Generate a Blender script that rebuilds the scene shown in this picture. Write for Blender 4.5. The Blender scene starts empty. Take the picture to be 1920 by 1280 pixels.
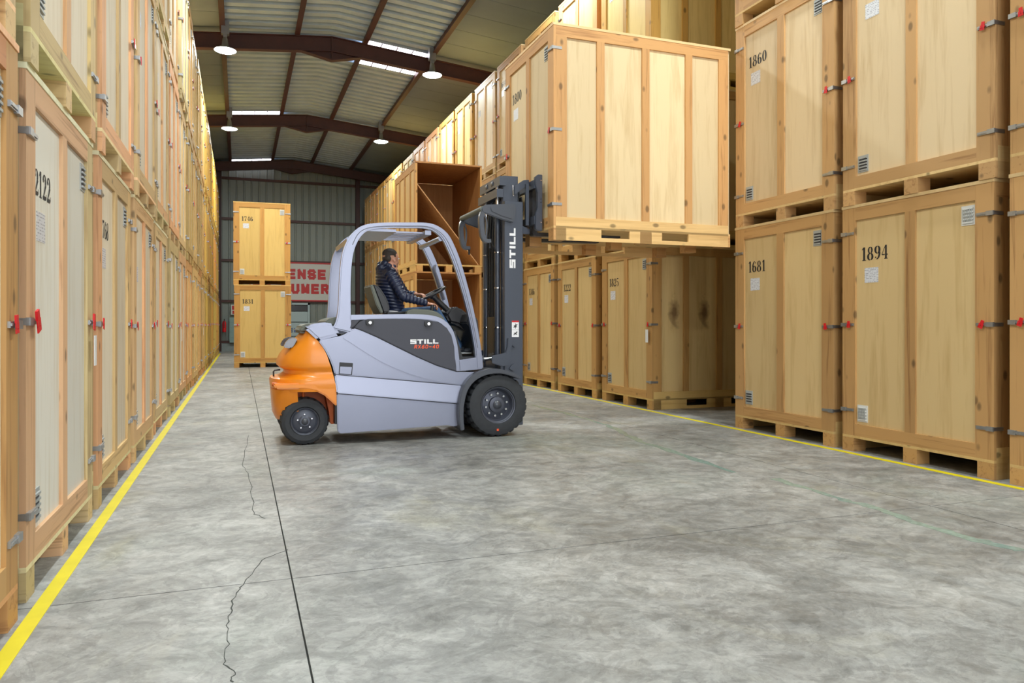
import bpy, bmesh, math, random
from mathutils import Vector, Matrix
random.seed(7)
scene = bpy.context.scene
COL = scene.collection

# ---------------------------------------------------------------- camera, light, exposure
CAM_H, F_PX, TH, V0 = 1.30, 1390.0, math.radians(20.15), 609.0
cam_d = bpy.data.cameras.new('camera'); cam = bpy.data.objects.new('camera', cam_d); COL.objects.link(cam)
cam.location = (0, 0, CAM_H); cam.rotation_euler = (math.pi/2, 0, -TH)
cam_d.sensor_width = 36; cam_d.lens = F_PX/1920*36; cam_d.shift_y = -(640-V0)/1920
cam_d.clip_start = .05; cam_d.clip_end = 200
scene.camera = cam
W = bpy.data.worlds.new('World'); scene.world = W; W.use_nodes = True
W.node_tree.nodes['Background'].inputs[0].default_value = (.93, .96, 1, 1)
W.node_tree.nodes['Background'].inputs[1].default_value = 3.0
LAMP_POWER = 170
LAMP_COLOR = (.93, 1.0, .98)
vs = scene.view_settings
scene.display_settings.display_device = 'sRGB'
vs.view_transform = 'Standard'; vs.look = 'None'; vs.gamma = 1; vs.use_curve_mapping = False
vs.exposure = 0.68

# ---------------------------------------------------------------- materials
def lin(r, g, b):
    f = lambda c: (c/255/12.92) if c/255 <= .04045 else ((c/255+.055)/1.055)**2.4
    return (f(r), f(g), f(b), 1)
def new_mat(name):
    m = bpy.data.materials.new(name); m.use_nodes = True
    return m, m.node_tree.nodes, m.node_tree.links, m.node_tree.nodes['Principled BSDF']
def plain(name, col, rough=.5, metal=0., emit=None, es=0, noise=0., nscale=8, coat=0.):
    m, n, l, b = new_mat(name)
    b.inputs['Base Color'].default_value = col; b.inputs['Roughness'].default_value = rough
    b.inputs['Metallic'].default_value = metal
    if coat: b.inputs['Coat Weight'].default_value = coat; b.inputs['Coat Roughness'].default_value = .15
    if emit: b.inputs['Emission Color'].default_value = emit; b.inputs['Emission Strength'].default_value = es
    if noise:
        tc = n.new('ShaderNodeTexCoord'); t = n.new('ShaderNodeTexNoise'); t.inputs['Scale'].default_value = nscale
        t.inputs['Detail'].default_value = 6
        l.new(tc.outputs['Object'], t.inputs['Vector'])
        mr = n.new('ShaderNodeMapRange'); mr.inputs['To Min'].default_value = 1-noise; mr.inputs['To Max'].default_value = 1+noise
        l.new(t.outputs['Fac'], mr.inputs['Value'])
        mx = n.new('ShaderNodeMix'); mx.data_type = 'RGBA'; mx.blend_type = 'MULTIPLY'; mx.inputs['Factor'].default_value = 1
        mx.inputs['A'].default_value = col; l.new(mr.outputs[0], mx.inputs['B']); l.new(mx.outputs['Result'], b.inputs['Base Color'])
    return m
def wood(name, light, dark, axis, contrast=.5, knots=True, rough=.6, fine=1.):
    """timber whose grain runs along the object's own axis; tinted per crate by the object colour"""
    m, n, l, b = new_mat(name)
    tc = n.new('ShaderNodeTexCoord'); oi = n.new('ShaderNodeObjectInfo')
    off = n.new('ShaderNodeVectorMath'); off.operation = 'MULTIPLY_ADD'
    comb = n.new('ShaderNodeCombineXYZ')
    for i in range(3): l.new(oi.outputs['Random'], comb.inputs[i])
    off.inputs[1].default_value = (37., 53., 71.); l.new(comb.outputs[0], off.inputs[0]); l.new(tc.outputs['Object'], off.inputs[2])
    mp = n.new('ShaderNodeMapping'); s = [14*fine, 14*fine, 14*fine]; s['xyz'.index(axis)] = .55
    mp.inputs['Scale'].default_value = s; l.new(off.outputs[0], mp.inputs['Vector'])
    no = n.new('ShaderNodeTexNoise'); no.inputs['Scale'].default_value = 1.3; no.inputs['Detail'].default_value = 5; no.inputs['Distortion'].default_value = .9
    l.new(mp.outputs[0], no.inputs['Vector'])
    fineN = n.new('ShaderNodeTexNoise'); fineN.inputs['Scale'].default_value = 7; fineN.inputs['Detail'].default_value = 3
    l.new(mp.outputs[0], fineN.inputs['Vector'])
    add = n.new('ShaderNodeMath'); add.operation = 'MULTIPLY_ADD'; add.inputs[1].default_value = .35
    l.new(fineN.outputs['Fac'], add.inputs[0]); l.new(no.outputs['Fac'], add.inputs[2])
    cr = n.new('ShaderNodeValToRGB'); e = cr.color_ramp.elements
    e[0].position = .42; e[0].color = dark; e[1].position = .42+.5*(1.15-contrast); e[1].color = light
    l.new(add.outputs[0], cr.inputs['Fac'])
    cur = cr.outputs['Color']
    if knots:
        mk = n.new('ShaderNodeMapping'); ks = [5.5, 5.5, 5.5]; ks['xyz'.index(axis)] = 3.2; mk.inputs['Scale'].default_value = ks
        l.new(off.outputs[0], mk.inputs['Vector'])
        vo = n.new('ShaderNodeTexVoronoi'); vo.inputs['Scale'].default_value = 1.; l.new(mk.outputs[0], vo.inputs['Vector'])
        lt = n.new('ShaderNodeMapRange'); lt.inputs['From Min'].default_value = .09; lt.inputs['From Max'].default_value = .17
        lt.inputs['To Min'].default_value = .28; lt.inputs['To Max'].default_value = 1; l.new(vo.outputs['Distance'], lt.inputs['Value'])
        mm = n.new('ShaderNodeMix'); mm.data_type = 'RGBA'; mm.blend_type = 'MULTIPLY'; mm.inputs['Factor'].default_value = .8
        l.new(cur, mm.inputs['A']); l.new(lt.outputs[0], mm.inputs['B']); cur = mm.outputs['Result']
    # board-to-board variation and crate tint
    mr = n.new('ShaderNodeMapRange'); mr.inputs['To Min'].default_value = .86; mr.inputs['To Max'].default_value = 1.08
    l.new(oi.outputs['Random'], mr.inputs['Value'])
    m1 = n.new('ShaderNodeMix'); m1.data_type = 'RGBA'; m1.blend_type = 'MULTIPLY'; m1.inputs['Factor'].default_value = 1
    l.new(cur, m1.inputs['A']); l.new(mr.outputs[0], m1.inputs['B'])
    m2 = n.new('ShaderNodeMix'); m2.data_type = 'RGBA'; m2.blend_type = 'MULTIPLY'; m2.inputs['Factor'].default_value = 1
    l.new(m1.outputs['Result'], m2.inputs['A']); l.new(oi.outputs['Color'], m2.inputs['B'])
    l.new(m2.outputs['Result'], b.inputs['Base Color']); b.inputs['Roughness'].default_value = rough
    bp = n.new('ShaderNodeBump'); bp.inputs['Strength'].default_value = .12; bp.inputs['Distance'].default_value = .004
    l.new(add.outputs[0], bp.inputs['Height']); l.new(bp.outputs[0], b.inputs['Normal'])
    return m
M = {}
T_L, T_D = (.55, .335, .155, 1), (.33, .17, .068, 1)
for a in 'xyz': M['timber_'+a] = wood('timber_'+a, T_L, T_D, a, .72)
P_L, P_D = (.72, .56, .35, 1), (.61, .445, .25, 1)
M['ply'] = wood('plywood', P_L, P_D, 'z', .62, False, .55, .5)
def stained(base):
    """plywood with a run of old brown resin stain"""
    m = base.copy(); m.name = 'plywood_stained'; n, l = m.node_tree.nodes, m.node_tree.links; b = n['Principled BSDF']
    src = b.inputs['Base Color'].links[0].from_socket
    tc = n.new('ShaderNodeTexCoord'); mp = n.new('ShaderNodeMapping'); mp.inputs['Location'].default_value = (0, -.35, -.55); mp.inputs['Scale'].default_value = (0, 9, 3.4)
    l.new(tc.outputs['Object'], mp.inputs['Vector']); no = n.new('ShaderNodeTexNoise'); no.inputs['Scale'].default_value = 9; no.inputs['Detail'].default_value = 6; l.new(tc.outputs['Object'], no.inputs['Vector'])
    le = n.new('ShaderNodeVectorMath'); le.operation = 'LENGTH'; l.new(mp.outputs[0], le.inputs[0])
    ad = n.new('ShaderNodeMath'); ad.operation = 'MULTIPLY_ADD'; ad.inputs[1].default_value = 1.5; l.new(no.outputs['Fac'], ad.inputs[0]); l.new(le.outputs['Value'], ad.inputs[2])
    mr = n.new('ShaderNodeMapRange'); mr.inputs['From Min'].default_value = .85; mr.inputs['From Max'].default_value = 1.75; mr.inputs['To Min'].default_value = .85; mr.inputs['To Max'].default_value = 0; l.new(ad.outputs[0], mr.inputs['Value'])
    mx = n.new('ShaderNodeMix'); mx.data_type = 'RGBA'; mx.inputs['B'].default_value = (.13, .06, .02, 1); l.new(mr.outputs[0], mx.inputs['Factor']); l.new(src, mx.inputs['A']); l.new(mx.outputs['Result'], b.inputs['Base Color'])
    return m
M['ply_stain'] = stained(M['ply'])
M['ply_y'] = wood('plywood_y', P_L, P_D, 'y', .45, False, .55, .5)
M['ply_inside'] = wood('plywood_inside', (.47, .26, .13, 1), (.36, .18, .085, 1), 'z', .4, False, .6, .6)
M['osb'] = wood('board_pale', (.70, .52, .27, 1), (.58, .40, .19, 1), 'y', .5, True, .7, .8)
M['black_paint'] = plain('stencil_black', (.012, .012, .016, 1), .6)
M['zinc'] = plain('zinc_metal', (.40, .41, .42, 1), .38, .9, noise=.2, nscale=40)
M['dark_zinc'] = plain('dark_zinc', (.16, .16, .17, 1), .45, .7)
M['red_plastic'] = plain('red_seal', lin(215, 25, 35), .4)
M['vent'] = plain('vent_grey', (.42, .44, .44, 1), .5, .3)
M['vent_white'] = plain('vent_white', (.7, .7, .68, 1), .5)
M['vent_dark'] = plain('vent_dark', (.05, .05, .06, 1), .6)
M['white_tag'] = plain('white_tag', (.8, .82, .82, 1), .4)
def paper():
    m, n, l, b = new_mat('label_paper')
    tc = n.new('ShaderNodeTexCoord'); sp = n.new('ShaderNodeSeparateXYZ'); l.new(tc.outputs['Object'], sp.inputs[0])
    wv = n.new('ShaderNodeMath'); wv.operation = 'PINGPONG'; wv.inputs[1].default_value = .0085; l.new(sp.outputs[2], wv.inputs[0])
    lt = n.new('ShaderNodeMath'); lt.operation = 'LESS_THAN'; lt.inputs[1].default_value = .0028; l.new(wv.outputs[0], lt.inputs[0])
    no = n.new('ShaderNodeTexNoise'); no.inputs['Scale'].default_value = 45; l.new(tc.outputs['Object'], no.inputs['Vector'])
    g = n.new('ShaderNodeMath'); g.operation = 'GREATER_THAN'; g.inputs[1].default_value = .5; l.new(no.outputs['Fac'], g.inputs[0])
    ml = n.new('ShaderNodeMath'); ml.operation = 'MULTIPLY'; l.new(lt.outputs[0], ml.inputs[0]); l.new(g.outputs[0], ml.inputs[1])
    mx = n.new('ShaderNodeMix'); mx.data_type = 'RGBA'; mx.inputs['A'].default_value = (.72, .73, .78, 1); mx.inputs['B'].default_value = (.3, .3, .36, 1)
    l.new(ml.outputs[0], mx.inputs['Factor']); l.new(mx.outputs['Result'], b.inputs['Base Color']); b.inputs['Roughness'].default_value = .35
    return m
M['paper'] = paper()
def concrete():
    m, n, l, b = new_mat('concrete_floor')
    ge = n.new('ShaderNodeNewGeometry')
    def noise(scale, detail=8, dist=0., sc=(1, 1, 1), rough=.6):
        mp = n.new('ShaderNodeMapping'); mp.inputs['Scale'].default_value = sc; l.new(ge.outputs['Position'], mp.inputs['Vector'])
        t = n.new('ShaderNodeTexNoise'); t.inputs['Scale'].default_value = scale; t.inputs['Detail'].default_value = detail
        t.inputs['Distortion'].default_value = dist; t.inputs['Roughness'].default_value = rough
        l.new(mp.outputs[0], t.inputs['Vector']); return t.outputs['Fac']
    def ramp(fac, p0, c0, p1, c1):
        r = n.new('ShaderNodeValToRGB'); r.color_ramp.elements[0].position = p0; r.color_ramp.elements[0].color = c0
        r.color_ramp.elements[1].position = p1; r.color_ramp.elements[1].color = c1; l.new(fac, r.inputs['Fac']); return r.outputs['Color']
    def mix(fac, a, bb, mode='MIX'):
        x = n.new('ShaderNodeMix'); x.data_type = 'RGBA'; x.blend_type = mode
        if isinstance(fac, float): x.inputs['Factor'].default_value = fac
        else: l.new(fac, x.inputs['Factor'])
        for k, v in (('A', a), ('B', bb)):
            if isinstance(v, tuple): x.inputs[k].default_value = v
            else: l.new(v, x.inputs[k])
        return x.outputs['Result']
    G = lambda v: (v, v, v, 1)
    base = ramp(noise(.9, 12, .5, rough=.68), .34, (.195, .195, .19, 1), .64, (.36, .36, .352, 1))
    blot = ramp(noise(3.1, 12, .9, (1, 1.3, 1), .7), .38, (.68, .685, .68, 1), .60, (1.14, 1.14, 1.14, 1))
    c = mix(.8, base, blot, 'MULTIPLY')
    green = ramp(noise(.42, 8, .5), .54, G(0), .70, G(.5)); c = mix(green, c, (.245, .30, .27, 1))
    olive = ramp(noise(.8, 8, .8, (1.3, .8, 1)), .58, G(0), .74, G(.5)); c = mix(olive, c, (.31, .29, .19, 1))
    dark = ramp(noise(1.7, 14, .4, rough=.75), .58, G(1), .76, G(.6)); c = mix(1., c, dark, 'MULTIPLY')
    sweep = ramp(noise(2.0, 4, 3.5), .47, G(.94), .49, G(1.2)); c = mix(.7, c, sweep, 'MULTIPLY')
    fan = ramp(noise(4.5, 3, 4.5, (1, 1, 1)), .49, G(.9), .505, G(1.1)); c = mix(.6, c, fan, 'MULTIPLY')
    fine = ramp(noise(16, 10, .8, rough=.8), .35, G(.8), .65, G(1.15)); c = mix(.8, c, fine, 'MULTIPLY')
    speck = ramp(noise(34, 4, .3), .28, G(.6), .36, G(1)); c = mix(.7, c, speck, 'MULTIPLY')
    l.new(c, b.inputs['Base Color'])
    rr = ramp(noise(2.2, 8, 2.), .3, G(.34), .7, G(.6)); l.new(rr, b.inputs['Roughness'])
    bp = n.new('ShaderNodeBump'); bp.inputs['Strength'].default_value = .12; bp.inputs['Distance'].default_value = .01
    l.new(noise(9, 8, 1.), bp.inputs['Height']); l.new(bp.outputs[0], b.inputs['Normal'])
    return m
M['concrete'] = concrete()
M['joint'] = plain('joint_dark', (.03, .03, .028, 1), .9)
M['crack'] = plain('crack_dark', (.06, .065, .06, 1), .9)
M['glass_tape'] = plain('green_resin', (.24, .34, .31, 1), .2, noise=.5, nscale=25)
M['yellow_line'] = plain('yellow_line_paint', lin(222, 205, 20), .5, noise=.18, nscale=6)
M['rust_steel'] = plain('oxide_red_steel', (.062, .02, .017, 1), .5, noise=.3, nscale=5)
M['sheet'] = plain('roof_sheet_galvanised', (.46, .56, .66, 1), .5, .1, noise=.2, nscale=2)
M['roof_panel'] = plain('roof_panel_board', (.25, .29, .30, 1), .75, noise=.12, nscale=1.5)
M['wall_sheet'] = plain('wall_cladding_grey', (.20, .23, .215, 1), .5, .2, noise=.12, nscale=1)
M['plinth'] = plain('plinth_concrete', (.22, .26, .26, 1), .8, noise=.2)
M['skylight'] = plain('skylight_translucent', (.8, .8, .85, 1), .4, emit=(.93, .90, 1, 1), es=4.5)
M['lamp_glow'] = plain('lamp_diffuser', (1, 1, 1, 1), .4, emit=(.95, 1, .98, 1), es=14)
M['lamp_metal'] = plain('lamp_housing', (.3, .31, .33, 1), .35, .7)

# ---------------------------------------------------------------- helpers
def tag(o, label=None, cat=None, group=None, kind=None):
    if label: o['label'] = label
    if cat: o['category'] = cat
    if group: o['group'] = group
    if kind: o['kind'] = kind
    return o
def empty(name, loc=(0, 0, 0), rz=0.):
    o = bpy.data.objects.new(name, None); COL.objects.link(o); o.location = loc; o.rotation_euler = (0, 0, rz)
    o.empty_display_size = .2
    return o
def link(name, me, parent=None, loc=(0, 0, 0), rot=(0, 0, 0)):
    o = bpy.data.objects.new(name, me); COL.objects.link(o); o.location = loc; o.rotation_euler = rot
    if parent: o.parent = parent
    return o
def bm_box(bm, lo, hi):
    x0, y0, z0 = lo; x1, y1, z1 = hi
    v = [bm.verts.new(p) for p in ((x0, y0, z0), (x1, y0, z0), (x1, y1, z0), (x0, y1, z0), (x0, y0, z1), (x1, y0, z1), (x1, y1, z1), (x0, y1, z1))]
    for f in ((0, 3, 2, 1), (4, 5, 6, 7), (0, 1, 5, 4), (1, 2, 6, 5), (2, 3, 7, 6), (3, 0, 4, 7)): bm.faces.new([v[i] for i in f])
def bm_bevel(bm, w, seg=1, ang=.5):
    es = [e for e in bm.edges if len(e.link_faces) == 2 and e.calc_face_angle(0) > ang]
    if es: bmesh.ops.bevel(bm, geom=es, offset=w, segments=seg, affect='EDGES', clamp_overlap=True)
def to_mesh(bm, name, mat, smooth=False):
    bmesh.ops.recalc_face_normals(bm, faces=bm.faces[:])
    me = bpy.data.meshes.new(name); bm.to_mesh(me); bm.free()
    if mat: me.materials.append(mat)
    if smooth:
        for p in me.polygons: p.use_smooth = True
    return me
def smooth_by_angle(me, ang=.6):
    for p in me.polygons: p.use_smooth = True
    me.set_sharp_from_angle(angle=ang)
def box_mesh(name, size, mat, bev=.0):
    bm = bmesh.new(); h = [s/2 for s in size]; bm_box(bm, [-a for a in h], h)
    if bev: bm_bevel(bm, bev)
    return to_mesh(bm, name, mat)
def box(name, lo, hi, mat, parent=None, bev=0., base=(0, 0, 0)):
    """box between two world corners; its origin is its own centre"""
    c = [(a+b)/2 for a, b in zip(lo, hi)]
    me = box_mesh(name, [b-a for a, b in zip(lo, hi)], mat, bev)
    return link(name, me, parent, [c[i]-base[i] for i in range(3)])
def boxes_mesh(name, lst, mat, bev=0.):
    bm = bmesh.new()
    for lo, hi in lst: bm_box(bm, lo, hi)
    if bev: bm_bevel(bm, bev)
    return to_mesh(bm, name, mat)

# ---- lettering: digits built from strokes of changing width (stencilled Didone look) ----
def ribbon(bm, pts, ws):
    n = len(pts); L = []; R = []; yy = -.00025*(len(bm.faces) % 24)
    for i in range(n):
        a = Vector(pts[max(i-1, 0)]); b = Vector(pts[min(i+1, n-1)]); d = (b-a)
        d = d.normalized() if d.length > 1e-9 else Vector((1, 0)); nn = Vector((-d.y, d.x))
        p = Vector(pts[i]); w = ws[i]/2 if isinstance(ws, (list, tuple)) else ws/2
        L.append(bm.verts.new((p.x+nn.x*w, yy, p.y+nn.y*w))); R.append(bm.verts.new((p.x-nn.x*w, yy, p.y-nn.y*w)))
    for i in range(n-1): bm.faces.new((L[i], R[i], R[i+1], L[i+1]))
def arc(cx, cy, rx, ry, a0, a1, n=18):
    return [(cx+rx*math.cos(math.radians(a0+(a1-a0)*i/n)), cy+ry*math.sin(math.radians(a0+(a1-a0)*i/n))) for i in range(n+1)]
def arcw(a0, a1, thick, thin, n=18):
    return [thin+(thick-thin)*abs(math.cos(math.radians(a0+(a1-a0)*i/n)))**1.2 for i in range(n+1)]
def A(bm, cx, cy, rx, ry, a0, a1, th=.185, tn=.045): ribbon(bm, arc(cx, cy, rx, ry, a0, a1), arcw(a0, a1, th, tn))
def digit(bm0, d, ox, s):
    bm = bmesh.new()
    if d == '1':
        ribbon(bm, [(.28, .0), (.28, 1.)], .18); ribbon(bm, [(.1, .02), (.46, .02)], .05); ribbon(bm, [(.08, .8), (.24, .96)], [.04, .12])
    elif d == '0':
        A(bm, .3, .5, .2, .46, 97, 263); A(bm, .3, .5, .2, .46, -83, 83)
    elif d == '8':
        A(bm, .3, .74, .16, .23, 95, 265, .14); A(bm, .3, .74, .16, .23, -85, 85, .14); A(bm, .3, .26, .2, .24, 95, 265); A(bm, .3, .26, .2, .24, -85, 85)
    elif d == '6':
        A(bm, .3, .28, .19, .26, 95, 265); A(bm, .3, .28, .19, .26, -85, 85); A(bm, .42, .5, .31, .47, 95, 185, .16); ribbon(bm, [(.46, .88), (.47, .78)], .12)
    elif d == '9':
        A(bm, .3, .72, .19, .26, 95, 265); A(bm, .3, .72, .19, .26, -85, 85); A(bm, .18, .5, .31, .47, -85, 5, .16); ribbon(bm, [(.14, .12), (.13, .22)], .12)
    elif d == '4':
        ribbon(bm, [(.4, 0), (.4, 1)], .16); ribbon(bm, [(.36, .98), (.04, .33)], .05); ribbon(bm, [(.04, .31), (.3, .31)], .07); ribbon(bm, [(.48, .31), (.58, .31)], .07); ribbon(bm, [(.26, .02), (.56, .02)], .05)
    elif d == '2':
        A(bm, .3, .7, .19, .26, -20, 170, .16); ribbon(bm, [(.48, .6), (.3, .33), (.08, .06)], [.15, .1, .04]); ribbon(bm, [(.06, .08), (.5, .08)], .15); ribbon(bm, [(.52, .06), (.55, .26)], .06); ribbon(bm, [(.14, .78), (.14, .68)], .13)
    elif d == '7':
        ribbon(bm, [(.06, .92), (.55, .92)], .14); ribbon(bm, [(.54, .86), (.34, .42), (.28, 0)], [.04, .12, .19]); ribbon(bm, [(.06, .98), (.06, .7)], .05)
    elif d == '5':
        ribbon(bm, [(.1, .93), (.52, .93)], .12); ribbon(bm, [(.1, .9), (.1, .5)], .045); A(bm, .26, .3, .22, .28, -95, 120, .17); ribbon(bm, [(.1, .12), (.1, .22)], .12)
    elif d == '3':
        A(bm, .26, .74, .19, .23, -85, 130, .15); A(bm, .26, .28, .22, .26, -120, 85, .17); ribbon(bm, [(.1, .1), (.1, .22)], .12); ribbon(bm, [(.1, .78), (.1, .88)], .12)
    vm = {}
    for v in bm.verts: vm[v] = bm0.verts.new((v.co.x*s+ox, v.co.y*.3, v.co.z*s))
    for f in bm.faces: bm0.faces.new([vm[v] for v in f.verts])
    bm.free()
def number_mesh(txt, h):
    bm = bmesh.new(); ox = 0
    for ch in txt:
        digit(bm, ch, ox, h); ox += h*(.56 if ch == '1' else .66)
    me = bpy.data.meshes.new('number'); bm.to_mesh(me); bm.free(); me.materials.append(M['black_paint']); return me
def font_mesh(txt, size, mat, offset=0., shear=0., depth=.0, align='LEFT'):
    cu = bpy.data.curves.new('lettering', 'FONT'); cu.body = txt; cu.size = size; cu.offset = offset; cu.shear = shear; cu.align_x = align; cu.extrude = depth
    cu.resolution_u = 3
    o = bpy.data.objects.new('tmp', cu); COL.objects.link(o)
    me = bpy.data.meshes.new_from_object(o.evaluated_get(bpy.context.evaluated_depsgraph_get()))
    bpy.data.objects.remove(o); bpy.data.curves.remove(cu)
    me.materials.clear(); me.materials.append(mat); me.name = 'lettering'
    return me

GLYPH = {'D': [[(0, 0), (0, 1)], [(0, 1), (.55, 1), (.88, .82), (1, .5), (.88, .18), (.55, 0), (0, 0)]], 'E': [[(0, 0), (0, 1)], [(0, 1), (1, 1)], [(0, .5), (.9, .5)], [(0, 0), (1, 0)]],
    'F': [[(0, 0), (0, 1)], [(0, 1), (1, 1)], [(0, .48), (.85, .48)]], 'N': [[(0, 0), (0, 1)], [(0, 1), (1, 0)], [(1, 0), (1, 1)]],
    'S': [[(1, .8), (.8, 1), (.2, 1), (0, .85), (0, .65), (.2, .52), (.8, .47), (1, .33), (1, .15), (.8, 0), (.2, 0), (0, .2)]], 'U': [[(0, 1), (0, .25), (.2, 0), (.8, 0), (1, .25), (1, 1)]],
    'M': [[(0, 0), (0, 1)], [(0, 1), (.5, .15), (1, 1)], [(1, 1), (1, 0)]], 'R': [[(0, 0), (0, 1)], [(0, 1), (.75, 1), (1, .88), (1, .62), (.75, .48), (0, .48)], [(.55, .48), (1, 0)]],
    'X': [[(0, 0), (1, 1)], [(0, 1), (1, 0)]], '6': [[(.95, 1), (.35, .9), (0, .45), (0, .15), (.2, 0), (.8, 0), (1, .15), (1, .4), (.8, .52), (.1, .5)]], '0': [[(.2, 0), (0, .2), (0, .8), (.2, 1), (.8, 1), (1, .8), (1, .2), (.8, 0), (.2, 0)]],
    '4': [[(.8, 0), (.8, 1), (0, .3), (1, .3)]], '-': [[(.05, .45), (.95, .45)]], ' ': []}
def letters_mesh(txt, w, h, th, mat, gap=.28, shear=0., depth=.002):
    """letters in the XZ plane filling w x h"""
    bm = bmesh.new(); n = len(txt); adv = w/(n-gap*(1)); lw = adv*(1-gap); x = 0
    for ch in txt:
        for pl in GLYPH[ch]:
            P = [(x+th/2+a*(lw-th), th/2+b*(h-th)) for a, b in pl]
            for p0, p1 in zip(P[:-1], P[1:]):
                d = Vector((p1[0]-p0[0], p1[1]-p0[1])).normalized()*th*.42
                ribbon(bm, [(p0[0]-d.x, p0[1]-d.y), (p1[0]+d.x, p1[1]+d.y)], th)
        x += adv
    for v in bm.verts: v.co.x += shear*v.co.z
    me = bpy.data.meshes.new('lettering'); bm.to_mesh(me); bm.free(); me.materials.append(mat); return me

# ---------------------------------------------------------------- pixel of the photograph -> point on a plane of known depth
def px(u, v, y):
    s = (u-960)/F_PX; x = y*math.tan(TH+math.atan(s)); t = x*math.sin(TH)+y*math.cos(TH)
    return x, CAM_H+(V0-v)*t/F_PX

# ================================================================ THE BUILDING
XL, XR, YB, YF, RIDGE = -3.6, 8.52, 39.3, -9.0, 2.46
floor = tag(empty('floor'), kind='structure')
xs = [XL-.2, .25, 4.66, XR+.2]; ys = [YF-.4, -4.44, 3.96, 12.36, 20.76, 29.16, YB+.3]
for i in range(3):
    for j in range(6):
        box('slab', (xs[i]+.004, ys[j]+.004, -.12), (xs[i+1]-.004, ys[j+1]-.004, 0), M['concrete'], floor, .003)
box('joint_filler', (XL-.2, YF-.4, -.2), (XR+.2, YB+.3, -.014), M['joint'], floor)
def strip(name, pts, w, mat, parent, z=.0012, jit=0., sub=1):
    P = []
    for a, b in zip(pts[:-1], pts[1:]):
        for k in range(sub): P.append((a[0]+(b[0]-a[0])*k/sub, a[1]+(b[1]-a[1])*k/sub))
    P.append(pts[-1]); P = [(p[0]+random.uniform(-jit, jit), p[1]) for p in P]
    bm = bmesh.new(); ws = [w*random.uniform(.5, 1.5) if jit else w for _ in P]
    ribbon(bm, P, ws)
    for v in bm.verts: v.co = (v.co.x, v.co.z, z)
    r = bmesh.ops.extrude_face_region(bm, geom=bm.faces[:])
    for v in [g for g in r['geom'] if isinstance(g, bmesh.types.BMVert)]: v.co.z -= .001
    return link(name, to_mesh(bm, name, mat), parent)
def gp(u, v):
    t = CAM_H*F_PX/(v-V0); s = (u-960)/F_PX
    return t*(math.sin(TH)+s*math.cos(TH)), t*(math.cos(TH)-s*math.sin(TH))
strip('crack', [gp(467, 815), gp(455, 870), gp(468, 890), gp(473, 930), gp(474, 962), gp(500, 972)], .0045, M['crack'], floor, jit=.012, sub=5)
strip('crack', [gp(540, 1030), gp(490, 1050), gp(455, 1096), gp(446, 1105), gp(432, 1140), gp(428, 1165), gp(430, 1200), gp(419, 1240), gp(438, 1262), gp(433, 1279)], .0045, M['crack'], floor, jit=.01, sub=5)
strip('resin_repair', [gp(998, 759), gp(1060, 774), gp(1140, 797), gp(1170, 812), gp(1200, 827), gp(1270, 850), gp(1380, 885)], .075, M['glass_tape'], floor, jit=.02, sub=6)
strip('resin_repair', [gp(1450, 897), gp(1560, 930), gp(1640, 952), gp(1720, 980), gp(1830, 1012), gp(1915, 1032)], .075, M['glass_tape'], floor, jit=.018, sub=6)
tag(box('floor_line', (-.895, .2, 0), (-.825, 36.5, .003), M['yellow_line']), 'yellow line painted on the floor along the left crate row', 'floor line')
tag(box('floor_line', (5.785, .2, 0), (5.855, 36.5, .003), M['yellow_line']), 'yellow line painted on the floor along the right crate row', 'floor line')

roof = tag(empty('ceiling'), kind='structure')
SL = .097
def zr(x): return 9.70-SL*abs(x-RIDGE)          # underside of the sheeting
def slope_box(bm, x0, x1, y0, y1, th):
    v = [bm.verts.new(p) for p in ((x0, y0, zr(x0)), (x1, y0, zr(x1)), (x1, y1, zr(x1)), (x0, y1, zr(x0)), (x0, y0, zr(x0)+th), (x1, y0, zr(x1)+th), (x1, y1, zr(x1)+th), (x0, y1, zr(x0)+th))]
    for f in ((0, 3, 2, 1), (4, 5, 6, 7), (0, 1, 5, 4), (1, 2, 6, 5), (2, 3, 7, 6), (3, 0, 4, 7)): bm.faces.new([v[i] for i in f])
TRUSS = [-3.5, 4.9, 13.3, 21.7, 30.1, 38.6]
PUR = [RIDGE-2.9, RIDGE-.95, RIDGE+.95, RIDGE+2.9]
EDGES = [YF]+TRUSS+[YB+.2]
SKY = [(2, 21.75, 23.75), (0, 30.2, 31.2), (0, 38.95, 39.3)]
def corr(name, xa, xb, y0, y1):
    """one corrugated roof sheet, ribs running down the slope"""
    bm = bmesh.new(); pitch = .42; prof = []; y = y0
    while y < y1-1e-6:
        for dy, dz in ((0, 0), (.22, 0), (.235, .17), (.405, .17)):
            if y+dy < y1: prof.append((y+dy, dz))
        y += pitch
    prof.append((y1, 0))
    cols = [xa, RIDGE, xb] if xa < RIDGE < xb else [xa, xb]
    rows = [[bm.verts.new((x, yy, zr(x)+dz)) for x in cols] for yy, dz in prof]
    for r0, r1 in zip(rows[:-1], rows[1:]):
        for k in range(len(cols)-1): bm.faces.new((r0[k], r0[k+1], r1[k+1], r1[k]))
    return link('roof_sheet', to_mesh(bm, 'roof_sheet', M['sheet']), roof)
for g in range(3):
    cuts = []
    for a, b in zip(EDGES[:-1], EDGES[1:]):
        seg = [(a, b)]
        for (gg, s0, s1) in SKY:
            if gg == g:
                seg = [q for (p0, p1) in seg for q in (((p0, min(p1, s0)), (max(p0, s1), p1)) if s0 < p1 and s1 > p0 else ((p0, p1),)) if q[1]-q[0] > .05]
        cuts += seg
    for a, b in cuts: corr('roof_sheet', PUR[g], PUR[g+1], a, b)
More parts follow.
